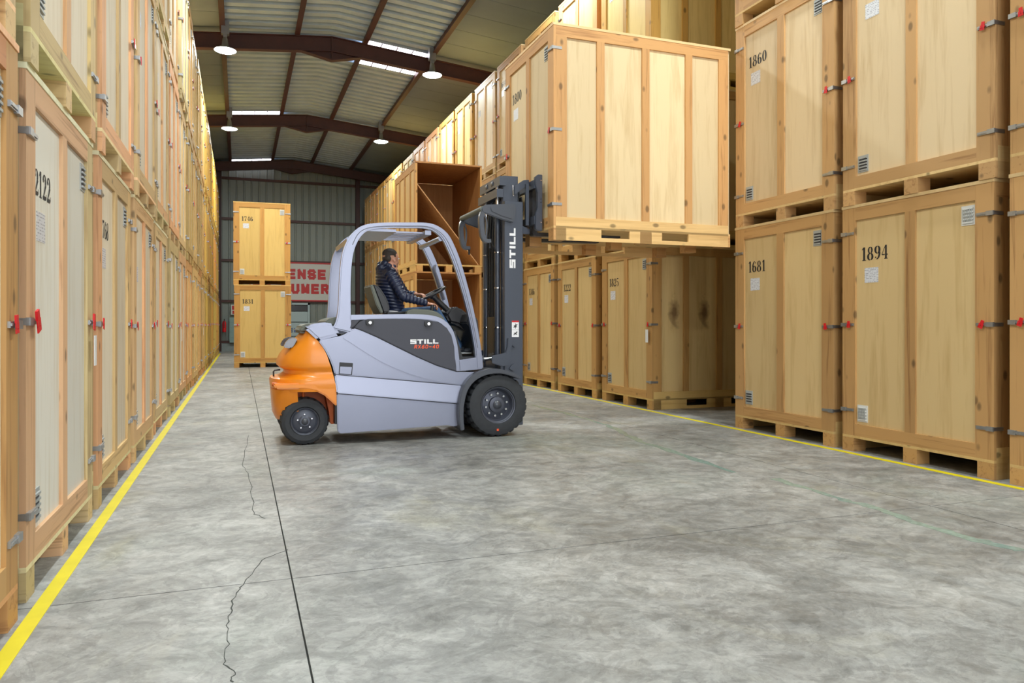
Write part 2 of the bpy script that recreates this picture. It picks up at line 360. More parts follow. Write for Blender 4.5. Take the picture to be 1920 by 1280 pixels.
for (g, s0, s1) in SKY:
    n = 4; xa, xb = PUR[g]+.05, PUR[g+1]-.05
    bm = bmesh.new(); slope_box(bm, xa, xb, s0, s1, .02); link('skylight_sheet', to_mesh(bm, 'skylight_sheet', M['skylight']), roof)
    for k in range(1, n):
        x = xa+(xb-xa)*k/n; bm = bmesh.new(); slope_box(bm, x-.012, x+.012, s0, s1, -.03); link('skylight_bar', to_mesh(bm, 'skylight_bar', M['rust_steel']), roof)
for (xa, xb) in ((XL-.3, PUR[0]), (PUR[3], XR+.3)):
    for a, b in zip(EDGES[:-1], EDGES[1:]):
        n = max(1, round((b-a)/1.05))
        for k in range(n):
            bm = bmesh.new(); slope_box(bm, xa, xb, a+(b-a)*k/n+.008, a+(b-a)*(k+1)/n-.008, .05); bm_bevel(bm, .008)
            link('roof_panel', to_mesh(bm, 'roof_panel', M['roof_panel']), roof)
bm = bmesh.new()
for (xa, xb) in ((XL-.4, RIDGE), (RIDGE, XR+.4)): slope_box(bm, xa, xb, YF-.3, YB+.4, .04)
for v in bm.verts: v.co.z += .19
link('roof_deck', to_mesh(bm, 'roof_deck', M['sheet']), roof)
for x in PUR:
    bm = bmesh.new(); bm_box(bm, (x-.035, YF, zr(x)-.16), (x+.035, YB, zr(x)+.015)); bm_box(bm, (x-.07, YF, zr(x)-.17), (x+.07, YB, zr(x)-.155))
    link('purlin', to_mesh(bm, 'purlin', M['rust_steel']), roof)
for y in TRUSS:
    t0 = -.17; d = .42
    bm = bmesh.new()
    for sgn in (-1, 1):
        for (w, za, zb) in ((.012, t0-d, t0), (.1, t0-d-.012, t0-d+.012), (.1, t0-.02, t0)):
            x0, x1 = RIDGE, (XL if sgn < 0 else XR)
            v = [bm.verts.new((x, yy, zr(x)+z)) for x in (x0, x1) for yy in (y-w, y+w) for z in (za, zb)]
            for f in ((0, 1, 3, 2), (4, 6, 7, 5), (0, 4, 5, 1), (2, 3, 7, 6), (0, 2, 6, 4), (1, 5, 7, 3)): bm.faces.new([v[i] for i in f])
        # haunch at the ridge
        for (w, pts) in ((.012, [(0, -d-.24), (.8, -d), (0, -d)]), (.1, [(0, -d-.265), (.83, -d-.012), (.83, -d), (0, -d-.24)])):
            ring = [[bm.verts.new((RIDGE+sgn*a, yy, 9.70-SL*a+t0+z)) for a, z in pts] for yy in (y-w, y+w)]
            n = len(pts); bm.faces.new(ring[0]); bm.faces.new(ring[1][::-1])
            for k in range(n): bm.faces.new((ring[0][k], ring[0][(k+1) % n], ring[1][(k+1) % n], ring[1][k]))
    bm_box(bm, (RIDGE-.012, y-.1, 9.70+t0-d-.24), (RIDGE+.012, y+.1, 9.70+t0))
    link('rafter', to_mesh(bm, 'rafter', M['rust_steel']), roof)

# back wall
wb = tag(empty('wall_back', (0, YB, 0)), kind='structure')
x = XL; ME = None
while x < XR-.1:
    bm = bmesh.new(); prof = []
    for k in range(3): prof += [(k*.35, 0), (k*.35+.255, 0), (k*.35+.28, -.035), (k*.35+.325, -.035)]
    prof.append((1.05, 0))
    lo = [bm.verts.new((a, b, .42)) for a, b in prof]; hi = [bm.verts.new((a, b, 9.75)) for a, b in prof]
    for k in range(len(prof)-1): bm.faces.new((lo[k], lo[k+1], hi[k+1], hi[k]))
    if ME is None: ME = to_mesh(bm, 'cladding_sheet', M['wall_sheet'])
    else: bm.free()
    link('cladding_sheet', ME, wb, (x, 0, 0)); x += 1.05
box('plinth', (XL, YB-.12, 0), (XR, YB+.2, .42), M['plinth'], wb, 0, (0, YB, 0))
box('wall_backing', (XL-.3, YB+.06, 0), (XR+.3, YB+.2, 10), M['wall_sheet'], wb, 0, (0, YB, 0))
for z in (.46, 2.48, 4.5, 6.55, 8.55): box('girt', (XL, YB-.14, z-.06), (XR, YB-.04, z+.06), M['rust_steel'], wb, 0, (0, YB, 0))
for xx in (5.75, -.95):
    me = boxes_mesh('column', [((-.1, -.012, 0), (.1, .012, 9.3)), ((-.1, -.13, 0), (-.085, .13, 9.3)), ((.085, -.13, 0), (.1, .13, 9.3))], M['rust_steel'])
    link('column', me, wb, (xx, -.28, 0))
for nm, x0, x1 in (('wall_left', XL-.25, XL-.05), ('wall_right', XR+.05, XR+.25)):
    o = tag(box(nm, (x0, YF-.3, 0), (x1, YB+.3, 10), M['wall_sheet']), kind='structure')
wf = tag(empty('wall_front', (0, YF, 0)), kind='structure')
for lo, hi in (((XL-.2, YF-.2, 0), (RIDGE-4.6, YF, 10)), ((RIDGE+4.6, YF-.2, 0), (XR+.2, YF, 10)), ((RIDGE-4.6, YF-.2, 7.2), (RIDGE+4.6, YF, 10))):
    box('cladding_panel', lo, hi, M['wall_sheet'], wf, 0, (0, YF, 0))

# high-bay lamps
def lathe(bm, prof, n=28, axis='z', c=(0, 0, 0)):
    rings = []
    for r, h in prof:
        ring = []
        for k in range(n):
            a = 2*math.pi*k/n; p = (r*math.cos(a), r*math.sin(a), h) if axis == 'z' else (r*math.cos(a), h, r*math.sin(a))
            ring.append(bm.verts.new((p[0]+c[0], p[1]+c[1], p[2]+c[2])))
        rings.append(ring)
    for a, b in zip(rings[:-1], rings[1:]):
        for k in range(n): bm.faces.new((a[k], a[(k+1) % n], b[(k+1) % n], b[k]))
    return rings
bm = bmesh.new(); lathe(bm, [(.05, .34), (.07, .3), (.09, .12), (.18, .06), (.29, .0), (.28, -.004), (.18, .05), (.08, .11)])
ME_REFL = to_mesh(bm, 'reflector', M['lamp_metal'], True)
bm = bmesh.new(); r = lathe(bm, [(.284, .0), (.22, -.03), (.001, -.05)]); ME_GLOW = to_mesh(bm, 'diffuser', M['lamp_glow'], True)
ME_BAL = boxes_mesh('ballast', [((-.1, -.08, .42), (.1, .08, .78)), ((-.05, -.05, .34), (.05, .05, .42))], M['lamp_metal'], .01)
LAB = {21.2: ('nearer', 'big steel beam in view'), 29.6: ('farther', 'second steel beam')}
for y in (-3.9, 4.4, 12.8, 21.2, 29.6):
    for x, side in ((RIDGE-2.83, 'left'), (RIDGE+2.83, 'right')):
        z = 8.62
        L = empty('high_bay_lamp', (x, y, z))
        if y in LAB: lab = f'lit round high-bay lamp under the {LAB[y][1]}, above the {side} crate row'
        else: lab = f'lit round high-bay lamp over the {side} crate row, '+{-3.9: 'behind the camera by the open door', 4.4: 'directly above the nearest crates', 12.8: 'above the forklift'}[y]
        tag(L, lab, 'lamp', 'high-bay lamps under the roof')
        link('reflector', ME_REFL, L); link('diffuser', ME_GLOW, L); link('ballast', ME_BAL, L)
        hz = zr(x)-z-.02
        link('suspension_rod', boxes_mesh('suspension_rod', [((-.012, -.012, .78), (.012, .012, hz))], M['lamp_metal']), L)
        ld = bpy.data.lights.new('lamp_light', 'AREA'); ld.shape = 'DISK'; ld.size = .5; ld.energy = LAMP_POWER; ld.color = LAMP_COLOR
        lo = bpy.data.objects.new('lamp_light', ld); COL.objects.link(lo); lo.parent = L; lo.location = (0, 0, -.07)

# sign, door, small things on the back wall
M['sign_white'] = plain('sign_white', (.55, .57, .55, 1), .4); M['sign_red'] = plain('sign_red', lin(185, 20, 30), .4)
M['door_paint'] = plain('door_pale_grey', lin(165, 185, 190), .5); M['door_dark'] = plain('door_glass', (.03, .04, .05, 1), .2)
sg = tag(empty('sign_board', (2.45, YB-.18, 2.5)), 'large white sign with red border and red no-smoking lettering on back wall', 'sign')
SW = 2.02
link('board', box_mesh('board', (2*SW, .03, 1.98), M['sign_white']), sg, (0, 0, .99))
link('border', boxes_mesh('border', [((-SW, -.03, 0), (SW, -.016, .07)), ((-SW, -.03, 1.91), (SW, -.016, 1.98)), ((-SW, -.03, 0), (-SW+.07, -.016, 1.98)), ((SW-.07, -.03, 0), (SW, -.016, 1.98))], M['sign_red']), sg)
for txt, x, z, w in (('DEFENSE', -1.7, 1.12, 3.4), ('DE', -1.85, .38, .86), ('FUMER', -.5, .38, 2.35)):
    link('lettering', letters_mesh(txt, w, .52, .145, M['sign_red'], .18), sg, (x, -.019, z))
dr = tag(empty('door_1', (2.35, YB-.16, .0)), kind='structure')
link('door_frame', boxes_mesh('door_frame', [((-1.0, -.04, 0), (-.9, .08, 2.42)), ((.9, -.04, 0), (1.0, .08, 2.42)), ((-1., -.04, 2.32), (1., .08, 2.42))], M['door_paint']), dr)
for k, (z0, z1) in enumerate(((.03, .7), (.74, 1.42), (1.46, 1.98))): link('door_panel', box_mesh('door_panel', (1.78, .04, z1-z0), M['door_paint'], .01), dr, (0, .02, (z0+z1)/2))
link('door_window', box_mesh('door_window', (1.78, .03, .28), M['door_dark']), dr, (0, .03, 2.15))
link('door_handle', boxes_mesh('door_handle', [((.78, -.06, 1.02), (.8, 0, 1.05)), ((.62, -.07, 1.02), (.8, -.055, 1.05))], M['zinc']), dr)
M['blue_print'] = plain('blue_print', lin(90, 115, 165), .5)
me = boxes_mesh('stencil_mark', [((-.35, 0, 0), (-.31, .004, .3)), ((-.35, 0, 0), (-.27, .004, .03)), ((-.35, 0, .27), (-.27, .004, .3)), ((.31, 0, 0), (.35, .004, .3)), ((.27, 0, 0), (.35, .004, .03)), ((.27, 0, .27), (.35, .004, .3)),
    ((-.2, 0, .04), (-.05, .004, .08)), ((-.2, 0, .13), (-.05, .004, .17)), ((-.2, 0, .22), (-.05, .004, .26)), ((-.09, 0, .04), (-.05, .004, .26)), ((.02, 0, .04), (.1, .004, .26)), ((.14, 0, .04), (.18, .004, .26))], M['blue_print'])
link('stencil_mark', me, dr, (.2, -.006, .88))
M['exit_green'] = plain('exit_light', (.1, .8, .5, 1), .4, emit=(.5, 1, .85, 1), es=3)
M['exit_body'] = plain('exit_light_body', (.1, .2, .17, 1), .4)
ex = tag(empty('exit_light', (2.25, YB-.26, 2.46)), 'small green emergency light with two round lamps above the pale door', 'light')
link('housing', box_mesh('housing', (.42, .06, .14), M['exit_body'], .01), ex)
bm = bmesh.new(); lathe(bm, [(.05, 0), (.045, -.03), (.001, -.04)], 14, 'y'); LE = to_mesh(bm, 'lens', M['exit_green'])
for s in (-1, 1): link('lens', LE, ex, (s*.1, -.03, 0))
M['teal_board'] = plain('pale_teal_paint', lin(130, 158, 155), .6)
gt = tag(empty('slatted_screen', (.14, YB-.3, .42)), 'low pale teal boarded screen against the back wall beside the left crates', 'screen')
for k in range(5): link('board', box_mesh('board', (1.24, .04, .245), M['teal_board'], .008), gt, (0, 0, .13+k*.25))
fe = tag(empty('fire_extinguisher', (-.72, YB-.5, .95)), 'red fire extinguisher hanging at the far end of the left row', 'fire extinguisher')
bm = bmesh.new(); lathe(bm, [(.001, .0), (.085, .0), (.09, .03), (.09, .45), (.05, .54), (.03, .56), (.001, .56)], 16); link('cylinder', to_mesh(bm, 'cylinder', M['red_plastic'], True), fe)
link('valve', boxes_mesh('valve', [((-.02, -.02, .55), (.02, .02, .63)), ((-.02, -.12, .62), (.02, .02, .645))], M['black_paint']), fe)
link('hose', boxes_mesh('hose', [((-.02, -.12, .2), (.015, -.09, .63))], M['black_paint']), fe)
link('wall_bracket', boxes_mesh('wall_bracket', [((-.04, .08, .1), (.04, .45, .16)), ((-.04, .08, .4), (.04, .45, .46))], M['dark_zinc']), fe)
nt = tag(empty('wall_notice', (-.25, YB-.17, 2.05)), 'small red and white notice on the back wall above the fire extinguisher', 'notice')
link('plate', box_mesh('plate', (.34, .02, .5), M['sign_white']), nt); link('print', boxes_mesh('print', [((-.12, -.014, .0), (.12, -.009, .2)), ((-.1, -.014, -.2), (.1, -.009, -.05))], M['sign_red']), nt)
# ================================================================ CRATES
CW, CD, CH = 1.66, 2.45, 2.53
hw = CW/2
_cache = {}
def bmx(name, size, mat, bev=.004):
    k = (name, tuple(round(s, 4) for s in size), mat.name)
    if k not in _cache: _cache[k] = box_mesh(name, size, mat, bev)
    return _cache[k]
def latch_mesh():
    bm = bmesh.new()
    bm_box(bm, (hw-.155, -.012, -.014), (hw-.02, .001, .014)); bm_box(bm, (hw-.06, -.02, -.019), (hw+.004, .0, .019))
    bm_box(bm, (hw-.002, -.015, -.016), (hw+.006, .105, .016)); bm_box(bm, (hw-.15, -.017, -.006), (hw-.06, -.011, .006)); bm_bevel(bm, .003)
    return to_mesh(bm, 'latch', M['zinc'])
LATCH_R = latch_mesh()
LATCH_L = LATCH_R.copy(); LATCH_L.transform(Matrix.Scale(-1, 4, (1, 0, 0))); LATCH_L.flip_normals()
bm = bmesh.new(); bm_box(bm, (-.022, -.03, .01), (.022, -.018, .06)); bm_bevel(bm, .004)
for s in (-1, 1):
    pts = [(s*.005, .01), (s*.03, -.02), (s*.018, -.05), (0, -.03)]
    for a, b in zip(pts[:-1], pts[1:]): bm_box(bm, (min(a[0], b[0])-.003, -.03, min(a[1], b[1])-.003), (max(a[0], b[0])+.003, -.024, max(a[1], b[1])+.003))
SEAL = to_mesh(bm, 'seal', M['red_plastic'])
def vent_mesh(mat, n=5):
    L = [((-.065, -.006, -.085), (.065, 0, .085))]
    for k in range(n): L.append(((-.05, -.016, -.068+k*.03), (.05, -.006, -.056+k*.03)))
    return boxes_mesh('vent', L, mat, .002)
VENT, VENTW = vent_mesh(M['vent']), vent_mesh(M['vent_white'], 5)
VENT_SLOT = boxes_mesh('vent_slot', [((-.05, -.0075, -.056+k*.03), (.05, -.0055, -.04+k*.03)) for k in range(4)], M['vent_dark'])
VENT_GRILLE = boxes_mesh('vent_slot', [((-.045+k*.016, -.0185, -.055), (-.039+k*.016, -.0155, .055)) for k in range(6)], M['vent'])
PAPER = box_mesh('paper_label', (.17, .002, .15), M['paper'])
TAG = box_mesh('hanging_tag', (.075, .004, .2), M['white_tag'], .0015)
RUNNER = box_mesh('pallet_runner', (.15, CD, .14), M['timber_y'], .006)
BLOCK = box_mesh('pallet_block', (.15, .16, .14), M['timber_y'], .006)
def side_skirt():
    y0, y1, z0, z1 = .03, CD-.03, .0, .27; s = [(.62, 1.0), (1.45, 1.83)]; za, zb = .045, .14
    L = [((-.0125, y0, zb), (.0125, y1, z1)), ((-.0125, y0, z0), (.0125, y1, za))]
    e = y0
    for a, b in s: L.append(((-.0125, e, za), (.0125, a, zb))); e = b
    L.append(((-.0125, e, za), (.0125, y1, zb)))
    return boxes_mesh('side_skirt', L, M['osb'])
SKIRT = side_skirt()
ZB, ZT = .27, CH-.155
batt = [.03+.07, CD*.25, CD*.5, CD*.75, CD-.10]
battw = [.14, .1, .1, .1, .14]
def part(parent, name, me, loc, col, rot=(0, 0, 0)):
    o = link(name, me, parent, loc, rot); o.color = col; return o
def far_meshes():
    fr = []
    for s in (-1, 1):
        fr += [((s*.745-.085, 0, .165), (s*.745+.085, .03, CH-.03))]
        for y, w in zip(batt, battw): fr.append(((min(s*hw, s*(hw-.025)), y-w/2, ZB), (max(s*hw, s*(hw-.025)), y+w/2, CH-.03)))
        fr.append(((min(s*hw, s*(hw-.025)), .03, ZT), (max(s*hw, s*(hw-.025)), CD-.03, CH-.03)))
        fr.append(((min(s*hw, s*(hw-.025)), .03, .0), (max(s*hw, s*(hw-.025)), CD-.03, ZB)))
    fr += [((-.0575, 0, .27), (.0575, .03, 2.37)), ((-.66, 0, .165), (.66, .03, .285)), ((-.66, 0, 2.37), (.66, .03, CH-.03)), ((-hw, 0, CH-.03), (hw, CD, CH))]
    bd = [((-hw+.02, .02, .14), (hw-.02, CD, CH-.03))]
    pl = [((x-.075, y, 0), (x+.075, y+.16, .14)) for x in (-.755, 0, .755) for y in (.0, CD/2-.08, CD-.16)]
    return boxes_mesh('frame', fr, M['timber_z']), boxes_mesh('panel_body', bd, M['ply']), boxes_mesh('pallet_feet', pl, M['timber_y'])
FAR = far_meshes()
def crate(loc, rz, label, group, tint=(1, 1, 1), ptint=None, number=None, full=True, seals=True, label_paper=True, hang=None, vent_top=True, vent_low=True, vw=False, sides=(-1, 1), mixed=False, seal_k=.62, paper_z=1.80, stain=False):
    root = tag(empty('storage_crate', loc, rz), label, 'crate', group)
    r = random.uniform(.95, 1.04)
    c = tuple(t*r for t in tint)+(1,); cp = tuple(t*r for t in (ptint or tint))+(1,)
    def P(n, m, l, col=c, rot=(0, 0, 0)):
        if mixed and col is c: k = random.choice(MIXES); col = tuple(a*b for a, b in zip(c, k))+(1,)
        return part(root, n, m, l, col, rot)
    if full:
        for x in (-.755, 0, .755):
            for y in (.08, CD/2, CD-.08): P('pallet_block', BLOCK, (x, y, .07))
        P('base_board', bmx('base_board', (CW, CD, .025), M['osb']), (0, CD/2, .1525))
        for s in (-1, 1):
            P('stile', bmx('stile', (.17, .03, CH-.03-.165), M['timber_z']), (s*.745, .015, (.165+CH-.03)/2))
            P('front_panel', bmx('front_panel', (.62, .015, 2.11), M['ply'], 0), (s*.359, .0275, 1.325), cp)
        P('centre_stile', bmx('stile', (.115, .03, 2.085), M['timber_z']), (0, .015, 1.3275))
        P('bottom_rail', bmx('rail', (1.32, .03, .12), M['timber_x']), (0, .015, .225))
        P('top_rail', bmx('rail', (1.32, .03, .13), M['timber_x']), (0, .015, CH-.095))
        P('lid', bmx('lid', (CW+.01, CD+.01, .03), M['ply_y']), (0, CD/2, CH-.015))
        P('back_panel', bmx('back_panel', (CW-.05, .03, CH-.2), M['ply']), (0, CD-.015, (CH-.2)/2+.165), cp)
        for s in sides:
            P('side_skirt', SKIRT, (s*(hw-.0125), 0, 0))
            P('side_rail', bmx('rail', (.025, CD-.06, .125), M['timber_y']), (s*(hw-.0125), CD/2, ZT+.0625))
            for y, w in zip(batt, battw): P('batten', bmx('batten', (.025, w, ZT-ZB), M['timber_z']), (s*(hw-.0125), y, (ZT+ZB)/2))
            for a, b, wa, wb_ in zip(batt[:-1], batt[1:], battw[:-1], battw[1:]):
                y0, y1 = a+wa/2-.01, b-wb_/2+.01
                P('side_panel', bmx('side_panel', (.014, y1-y0, ZT-ZB+.02), M['ply_stain' if stain and s > 0 and y0 < 1 else 'ply'], 0), (s*(hw-.03), (y0+y1)/2, (ZT+ZB)/2), cp)
    else:
        P('frame', FAR[0], (0, 0, 0)); P('panel_body', FAR[1], (0, 0, 0), cp); 
        for x in (-.755, 0, .755): P('pallet_runner', RUNNER, (x, CD/2, .07))
    for z in (.40, 1.31, 2.22):
        dz = random.uniform(-.03, .03)
        for me in (LATCH_L, LATCH_R):
            la = P('latch', me, (0, 0, z+dz))
            if z == 1.31 and seals:
                s = -1 if me is LATCH_L else 1
                so = link('seal', SEAL, la, (s*(hw-.1), -.004, .0), (0, random.uniform(-.4, .4), 0)); so.scale = (seal_k,)*3
    yp = .02
    def vent(x, z):
        v = P('vent', VENTW if vw else VENT, (x, yp, z))
        if full: link('vent_slot', VENT_SLOT if not vw else VENT_GRILLE, v)
    if vent_top: vent(.585, 2.25)
    if vent_low: vent(-.58, .40)
    if label_paper: P('paper_label', PAPER, (-.47, yp-.001, paper_z))
    if hang:
        P('hanging_tag', TAG, (hang*(hw-.1), -.034, 1.13))
    if number:
        key = 'num'+number
        if key not in _cache: _cache[key] = number_mesh(number, .135)
        P('number', _cache[key], (-.60, yp-.0015, 1.95))
    return root
MIXES = [(1.12, .98, 1.0), (1.0, 1.06, 1.06), (.95, 1.14, 1.18), (1.0, 1.12, 1.05), (.84, .95, .92)]
X_R, X_L = 5.9, -.92
TIER = ['bottom', 'middle', 'top']
ORD = ['first', 'second', 'third', 'fourth', 'fifth', 'sixth', 'seventh', 'eighth', 'ninth', 'tenth', 'eleventh', 'twelfth', 'thirteenth', 'fourteenth', 'fifteenth', 'sixteenth', 'seventeenth', 'eighteenth', 'nineteenth', 'twentieth']
# right row: (near edge y)
ry0 = [2.63, 4.42, 6.21]+[9.92+1.86*k for k in range(15)]
RW = {'1894': 'with a round-grilled white vent, nearest full crate bottom right', '1681': 'standing at the near edge of the empty slot', '1860': 'middle tier, edge on to the lifted crate', '1825': 'bottom tier, white tag hanging from its latch and side exposed', '1222': 'bottom tier, seen just under the raised load', '1386': 'bottom tier, right beside the forklift mast', '1009': 'yellow, top tier, partly hidden by the lifted crate', '1644': 'brown, top tier, just left of the lifted crate'}
RN = {(1, 0): '1894', (2, 0): '1681', (2, 1): '1860', (3, 0): '1825', (4, 0): '1222', (5, 0): '1386', (3, 2): '1009', (6, 2): '1644'}
DEF = (1.0, .92, .74); DEFP = (1.06, .98, .76); YEL = (1.12, 1.03, .5); PALE = (1.12, 1.18, 1.15); PNK = (1.18, .98, .86); OCH = (.95, .86, .58)
RT = {(3, 2): (YEL, (1.25, 1.2, .75)), (6, 2): ((.9, .82, .68), (1.0, .98, .85)), (7, 2): (PALE, (1.15, 1.28, 1.5)), (8, 2): (YEL, (1.2, 1.25, .9)), (9, 2): ((1.2, 1.08, .6), (1.2, 1.25, 1.05)), (10, 2): (PNK, (1.2, 1.1, 1.05)), (11, 2): (PNK, PNK), (12, 2): ((.9, 1, .8), (1, 1.1, 1.)), (13, 2): (YEL, YEL)}
for i, y0 in enumerate(ry0):
    for t in range(3):
        num = RN.get((i, t))
        j = random.uniform(-.015, .015); dx = random.uniform(-.005, .02)
        tint = DEF if i < 3 else OCH; pt = DEFP if i < 3 else (.98, .90, .64)
        if (i, t) == (1, 1) or (i, t) == (2, 1): tint = (1.08, 1.02, .9); pt = (1.06, 1.05, 1.03)
        if (i, t) in RT: tint, pt = RT[(i, t)]
        elif t == 2 and i > 3: tint = random.choice([YEL, PNK, OCH, PALE])
        if num: lab = f'plywood crate stencilled {num}, '+RW[num]
        elif i == 0: lab = f'{TIER[t]}-tier crate cut off by the right edge of the picture'
        elif i == 1: lab = 'crate stacked right above the crate stencilled 1894, white paper near its top' if t == 1 else 'top-tier crate two above the crate stencilled 1894'
        elif (i, t) == (2, 2): lab = 'crate stacked above the crate stencilled 1860, only its pallet showing'
        else:
            who = {3: 'second', }.get(i)
            lab = f'{TIER[t]}-tier crate of the right row, {ORD[i-3]} stack beyond the empty slot'
        crate((X_R+dx, y0+CW/2+j, t*CH), -math.pi/2, lab, 'crates stacked three high in the right row', tint, pt, num, full=(i < 9), paper_z=1.92 if (i, t) == (1, 1) else 1.80, stain=(i, t) == (3, 0),
              hang=1 if (i, t) == (3, 0) else None, vw=(i, t) == (1, 0), seals=True)
# left row
ly0 = [2.17, 4.05, 5.93]+[7.80+1.87*k for k in range(16)]
LN = {(1, 0): '2122', (2, 0): '1768'}
for i, y0 in enumerate(ly0):
    for t in range(3):
        num = LN.get((i, t)); j = random.uniform(-.02, .02); dx = random.uniform(-.03, .012)
        r = random.random()
        tint = (1.25, 1.25, 1.3) if i < 7 else ((1.12, 1.0, .78) if i < 11 else (1.12, 1.02, .5))  # yellowish light on the far stacks is put into their tint
        if r > .6: tint = tuple(a*b for a, b in zip(tint, (.95, 1.03, 1.0)))
        pt = (1.05, 1.2, 1.5) if i < 7 else ((1.1, 1.08, .85) if i < 11 else (1.2, 1.12, .55))
        if i >= 11 and t == 2: tint = pt = (1.25, 1.15, .45)
        if (i, t) == (1, 0): tint, pt = (1.12, 1.28, 1.5), (1.02, 1.27, 1.82)
        if (i, t) == (0, 0): dx = .0; tint = (1.05, .85, .68)
        if num: lab = f'plywood crate stencilled {num} in the left row, '+{'2122': 'whitish panels and a big red seal', '1768': 'the next one beyond the whitish crate'}[num]
        elif i == 0: lab = f'{TIER[t]}-tier crate of the left row nearest the camera, cut by the left edge'
        else: lab = f'{TIER[t]}-tier crate of the left row, {ORD[i]} stack from the camera'
        crate((X_L+dx, y0+CW/2+j, t*CH), math.pi/2, lab, 'crates stacked three high in the left row', tint, pt, num, full=(i < 5), mixed=True, seal_k=.95 if (i, t) == (1, 0) else .7, hang=1 if (i, t) == (1, 0) else (-1 if (i, t) in ((6, 0), (10, 0)) else None))
# two crates standing alone at the far end of the aisle
crate((.66, 24.0, 0), math.radians(-3), 'yellow ochre crate stencilled 1831 standing on the floor at the far aisle end', 'two crates stacked at the aisle end', (1.02, .86, .44), (1.06, .92, .46), '1831', vw=True)
crate((.64, 24.03, CH), math.radians(-3), 'yellow ochre crate stencilled 1746 stacked on crate 1831 at the aisle end', 'two crates stacked at the aisle end', (1.02, .86, .44), (1.06, .92, .46), '1746', vw=True)
# crate carried by the forklift
LOAD = (3.42, 8.75, 2.29)
lc = crate(LOAD, -math.pi/2, 'big pale crate stencilled 1800 lifted on the forks of the forklift', None, (1.22, 1.08, .88), (1.12, 1.12, 1.05), '1800', vent_low=False)
# ---- two empty open crates stacked beside the right row: no front, plywood inside
def open_crate(loc, label, tint, slab=False):
    root = tag(empty('open_crate', loc), label, 'crate', 'open empty crates')
    c = tint+(1,); P = lambda n, m, l, rot=(0, 0, 0): part(root, n, m, l, c, rot)
    for x in (-.7, 0, .7):
        for y in (.08, CD/2, CD-.08): P('pallet_block', BLOCK, (x, y, .07))
    P('base_board', bmx('base_board', (1.6, CD, .035), M['osb']), (0, CD/2, .1575))
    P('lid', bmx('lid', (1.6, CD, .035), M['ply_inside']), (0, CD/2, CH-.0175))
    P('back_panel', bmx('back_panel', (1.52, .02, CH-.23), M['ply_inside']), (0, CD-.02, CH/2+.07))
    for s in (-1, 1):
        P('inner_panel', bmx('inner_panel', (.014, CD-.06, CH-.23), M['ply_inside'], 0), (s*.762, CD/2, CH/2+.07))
        P('front_post', bmx('post', (.045, .05, CH-.23), M['timber_z']), (s*.777, .026, CH/2+.07))
        P('side_skirt', SKIRT, (s*.787, 0, 0))
        P('side_rail', bmx('rail', (.025, CD-.06, .125), M['timber_y']), (s*.787, CD/2, ZT+.0575))
        for y, w in zip(batt, battw): P('batten', bmx('batten', (.025, w, ZT-ZB), M['timber_z']), (s*.787, y, (ZT+ZB)/2))
        for a, b, wa, wb_ in zip(batt[:-1], batt[1:], battw[:-1], battw[1:]):
            y0, y1 = a+wa/2-.01, b-wb_/2+.01
            P('side_panel', bmx('side_panel', (.012, y1-y0, ZT-ZB+.02), M['ply'], 0), (s*.775, (y0+y1)/2, (ZT+ZB)/2))
    return root
OC = (4.56, 16.7)
OT = (1.06, .9, .58)
open_crate((OC[0], OC[1], 0), 'lower open crate with bare plywood inside, behind the forklift cab', OT)
open_crate((OC[0]+.01, OC[1], CH), 'upper open crate with a plywood sheet leaning inside, behind the forklift', OT)
x0, z0, x1, z1 = -.745, 2.02, .735, .19
ln = math.hypot(x1-x0, z1-z0); an = math.atan2(z0-z1, x1-x0)
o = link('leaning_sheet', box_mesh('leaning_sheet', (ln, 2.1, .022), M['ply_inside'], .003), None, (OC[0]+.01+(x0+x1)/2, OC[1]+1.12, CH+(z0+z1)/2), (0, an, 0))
o.color = (1.35, 1.3, 1.1, 1); tag(o, 'loose plywood sheet leaning diagonally inside the upper open crate', 'plywood sheet')
# ================================================================ FORKLIFT
YC, YN = 8.75, 8.20
M['silver'] = plain('silver_paint', lin(134, 138, 156), .34, .6, noise=.04, nscale=3, coat=.4)
M['silver_dark'] = plain('silver_seam', (.10, .10, .12, 1), .5)
M['orange'] = plain('orange_paint', lin(238, 140, 18), .38, 0, noise=.08, nscale=6, coat=.3)
M['orange_in'] = plain('orange_inner_paint', lin(205, 95, 20), .5, noise=.15)
M['anth'] = plain('anthracite_paint', (.062, .068, .086, 1), .36, .1, coat=.2)
M['anth_door'] = plain('anthracite_door', (.05, .052, .072, 1), .5)
M['steel_blue'] = plain('mast_grey_blue', (.062, .072, .098, 1), .36, .3, coat=.2)
M['black_p'] = plain('black_plastic', (.018, .018, .022, 1), .45)
M['seat_black'] = plain('seat_vinyl', (.012, .012, .015, 1), .4)
M['olive'] = plain('olive_grey_plastic', (.13, .14, .115, 1), .55)
M['rubber'] = plain('tyre_rubber', (.028, .031, .037, 1), .7, noise=.3, nscale=20)
M['rim'] = plain('rim_paint', (.075, .082, .11, 1), .4, .3)
M['chrome'] = plain('chrome', (.7, .7, .72, 1), .18, 1.)
M['white_ink'] = plain('white_lettering', (.85, .85, .88, 1), .45)
M['orange_ink'] = plain('orange_lettering', lin(240, 90, 40), .45)
M['red_ink'] = plain('red_lettering', lin(200, 25, 35), .45)
M['lens'] = plain('lamp_lens_grey', (.13, .13, .14, 1), .12, .3)
M['chain'] = plain('mast_chain', (.05, .045, .045, 1), .4, .7)
M['hose'] = plain('hose_black', (.012, .012, .014, 1), .4)
fk = tag(empty('forklift', (1.75, YC, 0)), 'orange and silver counterbalance forklift with driver, lifting crate 1800 in the aisle', 'forklift')
FB = Vector((1.75, YC, 0))
def c1(cx, cy, y=YN): return px(480+.37508*cx, 380+.375*cy, y)
def c2(cx, cy, y=8.33): return px(840+.20314*cx, 300+.20312*cy, y)
